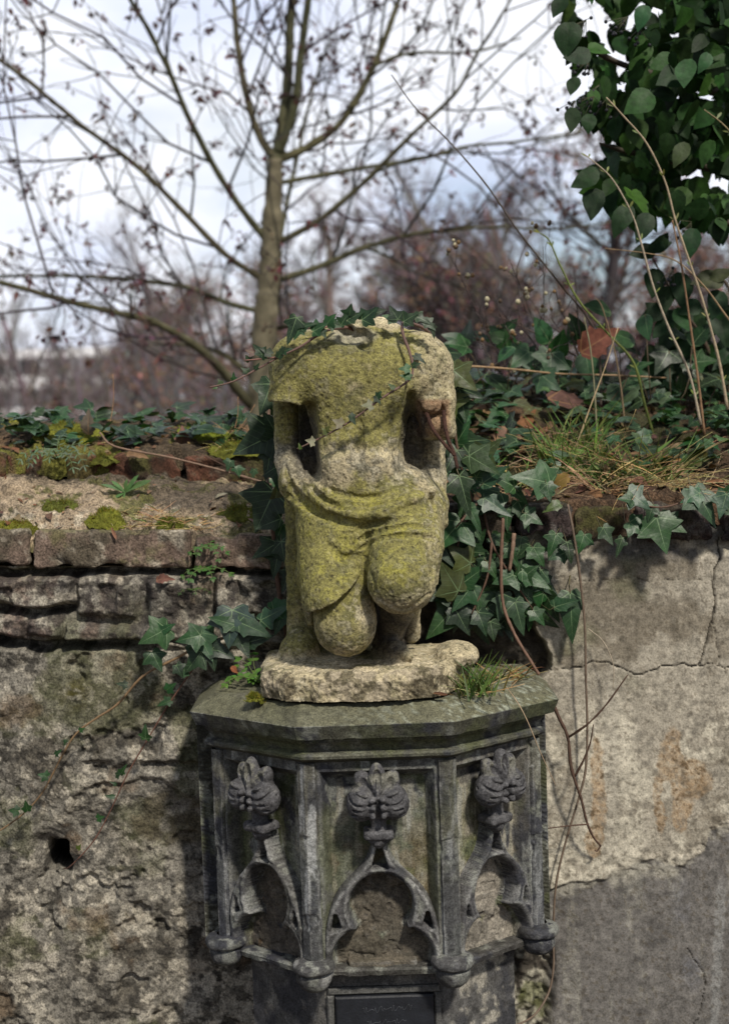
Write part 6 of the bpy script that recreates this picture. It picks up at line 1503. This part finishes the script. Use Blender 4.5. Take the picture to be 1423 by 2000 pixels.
# --- moss cushions
def moss(c, rx, ry, h, label, col=(0.13, 0.135, 0.022), slope=0.0):
    nr, na = 12, 40; V = [np.array(c) + [0, 0, h]]; 
    for i in range(1, nr + 1):
        for k in range(na):
            a = k * 2 * math.pi / na; f = i / nr; q = np.array([math.cos(a) * rx * f, math.sin(a) * ry * f, h * (1 - f * f) - .004 * (i == nr)]); V.append(np.array(c) + q)
    V = np.array(V); V += (np.stack([fbm(V, 40, 3, s) for s in (1, 2, 3)], 1) * [.006, .006, .35 * h + .003])
    V[:, 2] += .0025 * fbm(V, 220, 2, 5) + slope * (V[:, 1] - c[1])
    F = [(0, 1 + k, 1 + (k + 1) % na) for k in range(na)] + [(1 + i * na + k, 1 + (i + 1) * na + k, 1 + (i + 1) * na + (k + 1) % na, 1 + i * na + (k + 1) % na) for i in range(nr - 1) for k in range(na)]
    b = MB(); n = fbm(V, 60, 3, 9); b.add(V, F, np.clip(np.array(col) * (1 + .5 * n[:, None]), .004, 1))
    for k in range(700):
        i = rnd.randrange(len(V)); p = V[i] + rv(.002); d = unit(V[i] - np.array(c) + np.array([0, 0, .02]) + rv(.012)); s_ = np.cross(d, rv()) ; s_ = unit(s_) * .0008; e = p + d * rnd.uniform(.004, .009)
        b.add([p - s_, p + s_, e], [(0, 1, 2)], barkc((col[0] * 1.25, col[1] * 1.2, col[2]), .5))
    tag(b.build('moss_cushion', M_MOSS), label, 'moss')
moss(ledge(205, 1.5), .045, .03, .022, 'bright green moss cushion on the front of the mortar ledge', slope=.42)
moss(ledge(35, 1.3), .05, .028, .016, 'olive moss cushion on the ledge at the left edge', (0.12, 0.12, 0.02), slope=.42)
moss(topl(130, 2.3), .09, .07, .030, 'large yellow-green moss mound on the left wall top', slope=.25)
moss(topl(478, 1.1), .085, .05, .014, 'thick yellow moss strip on the top of the bricks beside the statue', (0.11, 0.115, 0.02), slope=.25)
moss(topl(205, 1.0), .05, .03, .012, 'thin moss pad on the brick edge at left', (0.10, 0.105, 0.022), slope=.25)
moss(topl(395, 2.4), .07, .05, .020, 'green moss pad among ivy in the middle of the wall top', (0.14, 0.17, 0.02), slope=.25)
moss(ledge(470, 2.2), .05, .03, .010, 'flat olive moss patch on the ledge close to the statue ivy', (0.10, 0.105, 0.022), slope=.42)
moss(ledge(120, 2.4), .04, .025, .010, 'small dark moss patch in the middle of the sandy ledge', (0.09, 0.10, 0.022), slope=.42)
moss(ledge(330, 1.2), .035, .02, .008, 'thin moss fringe on the ledge edge under the dry grass mat', (0.10, 0.11, 0.02), slope=.42)
mc = P(497, 1345, 2.70); mc[2] = ZCAP
moss(mc, .018, .018, .014, 'small yellow moss tuft at the left corner of the plinth')
moss(P(20, 795, 3.7) * [1, 1, 0] + [0, 0, topl(20, 3.0)[2]], .06, .05, .03, 'mossy lump behind the wall edge at the far left', (0.14, 0.14, 0.03))
# --- small weeds
def weed(label, base, n, ln, size, col, kind=LAN, spread=.8, up=.8, droop=.4, leaves=5):
    t = thing('weed', base, label, 'weed'); s, f = MB(), MB()
    for k in range(n):
        a = k * 6.28 / n + rnd.random() * .5; p = grow(np.array(base), np.array([math.cos(a) * spread, math.sin(a) * spread * .7 - .2, up]), ln * (.7 + .5 * rnd.random()), 6, .08, -.05, droop)
        s.tube(p, np.linspace(.0014, .0008, 7), 4, (0.09, 0.12, 0.04))
        for i in range(leaves):
            j = 1 + i * 5 // max(1, leaves - 1); d = unit(p[min(j + 1, 6)] - p[j - 1])
            for sg in (-1, 1): leaf(f, kind, p[j], d * .5 + unit(np.cross(d, [0, -.6, 1])) * sg, np.array([0, -.6, 1]), size * (.7 + .5 * rnd.random()), col, .2)
        leaf(f, kind, p[-1], p[-1] - p[-2], np.array([0, -.6, 1]), size, col, .2)
    s.build('stem', M_STEM, t); f.build('foliage', M_HERB, t)
def rosette(label, base, specs):
    t = thing('weed', base, label, 'weed')
    for a, ln, c in specs:
        b = MB(); leaf(b, LAN, base, pdir(a, .35), np.array([0, -.7, .8]), ln, c, .35, .1); b.build('leaf', M_HERB, t)
rosette('small dandelion-like rosette rooted at the foot of the upper bricks', P(245, 962, 3.12), [(150, .055, (0.10, 0.19, 0.07)), (130, .04, (0.09, 0.17, 0.06)), (35, .065, (0.10, 0.18, 0.05)), (60, .05, (0.08, 0.16, 0.05)), (200, .03, (0.10, 0.18, 0.06)), (85, .03, (0.10, 0.18, 0.06)), (250, .02, (0.1, 0.2, 0.06))])
weed('greyish ferny weed between the upper bricks at left', P(112, 895, 3.19), 9, .085, .016, (0.10, 0.15, 0.09), LAN, .9, .7, .7, 6)
weed('bright green clover-like weed at the left back corner of the capstone', P(505, 1300, 2.86) * [1, 1, 0] + [0, 0, ZCAP], 12, .085, .014, (0.075, 0.16, 0.025), OVA, .7, .7, .3, 4)
weed('tiny green weed growing from the joint below the dry wisps', P(400, 1110, 2.945), 5, .055, .011, (0.06, 0.13, 0.03), OVA, .8, .1, .3, 4)
weed('tiny green weed rooted on the edge of the ledge bricks', P(410, 1070, 2.945), 5, .05, .010, (0.06, 0.13, 0.03), OVA, .8, .3, .4, 4)
weed('dark little weed low on the rubble under the dry wisps', P(378, 1152, 2.94), 4, .03, .008, (0.04, 0.09, 0.02), LAN, .8, .3, .3, 4)
weed('pale green herb leaves among the bank grass', bank(1125, 2.6), 5, .05, .022, (0.13, 0.21, 0.06), OVA, .8, .8, .3, 2)
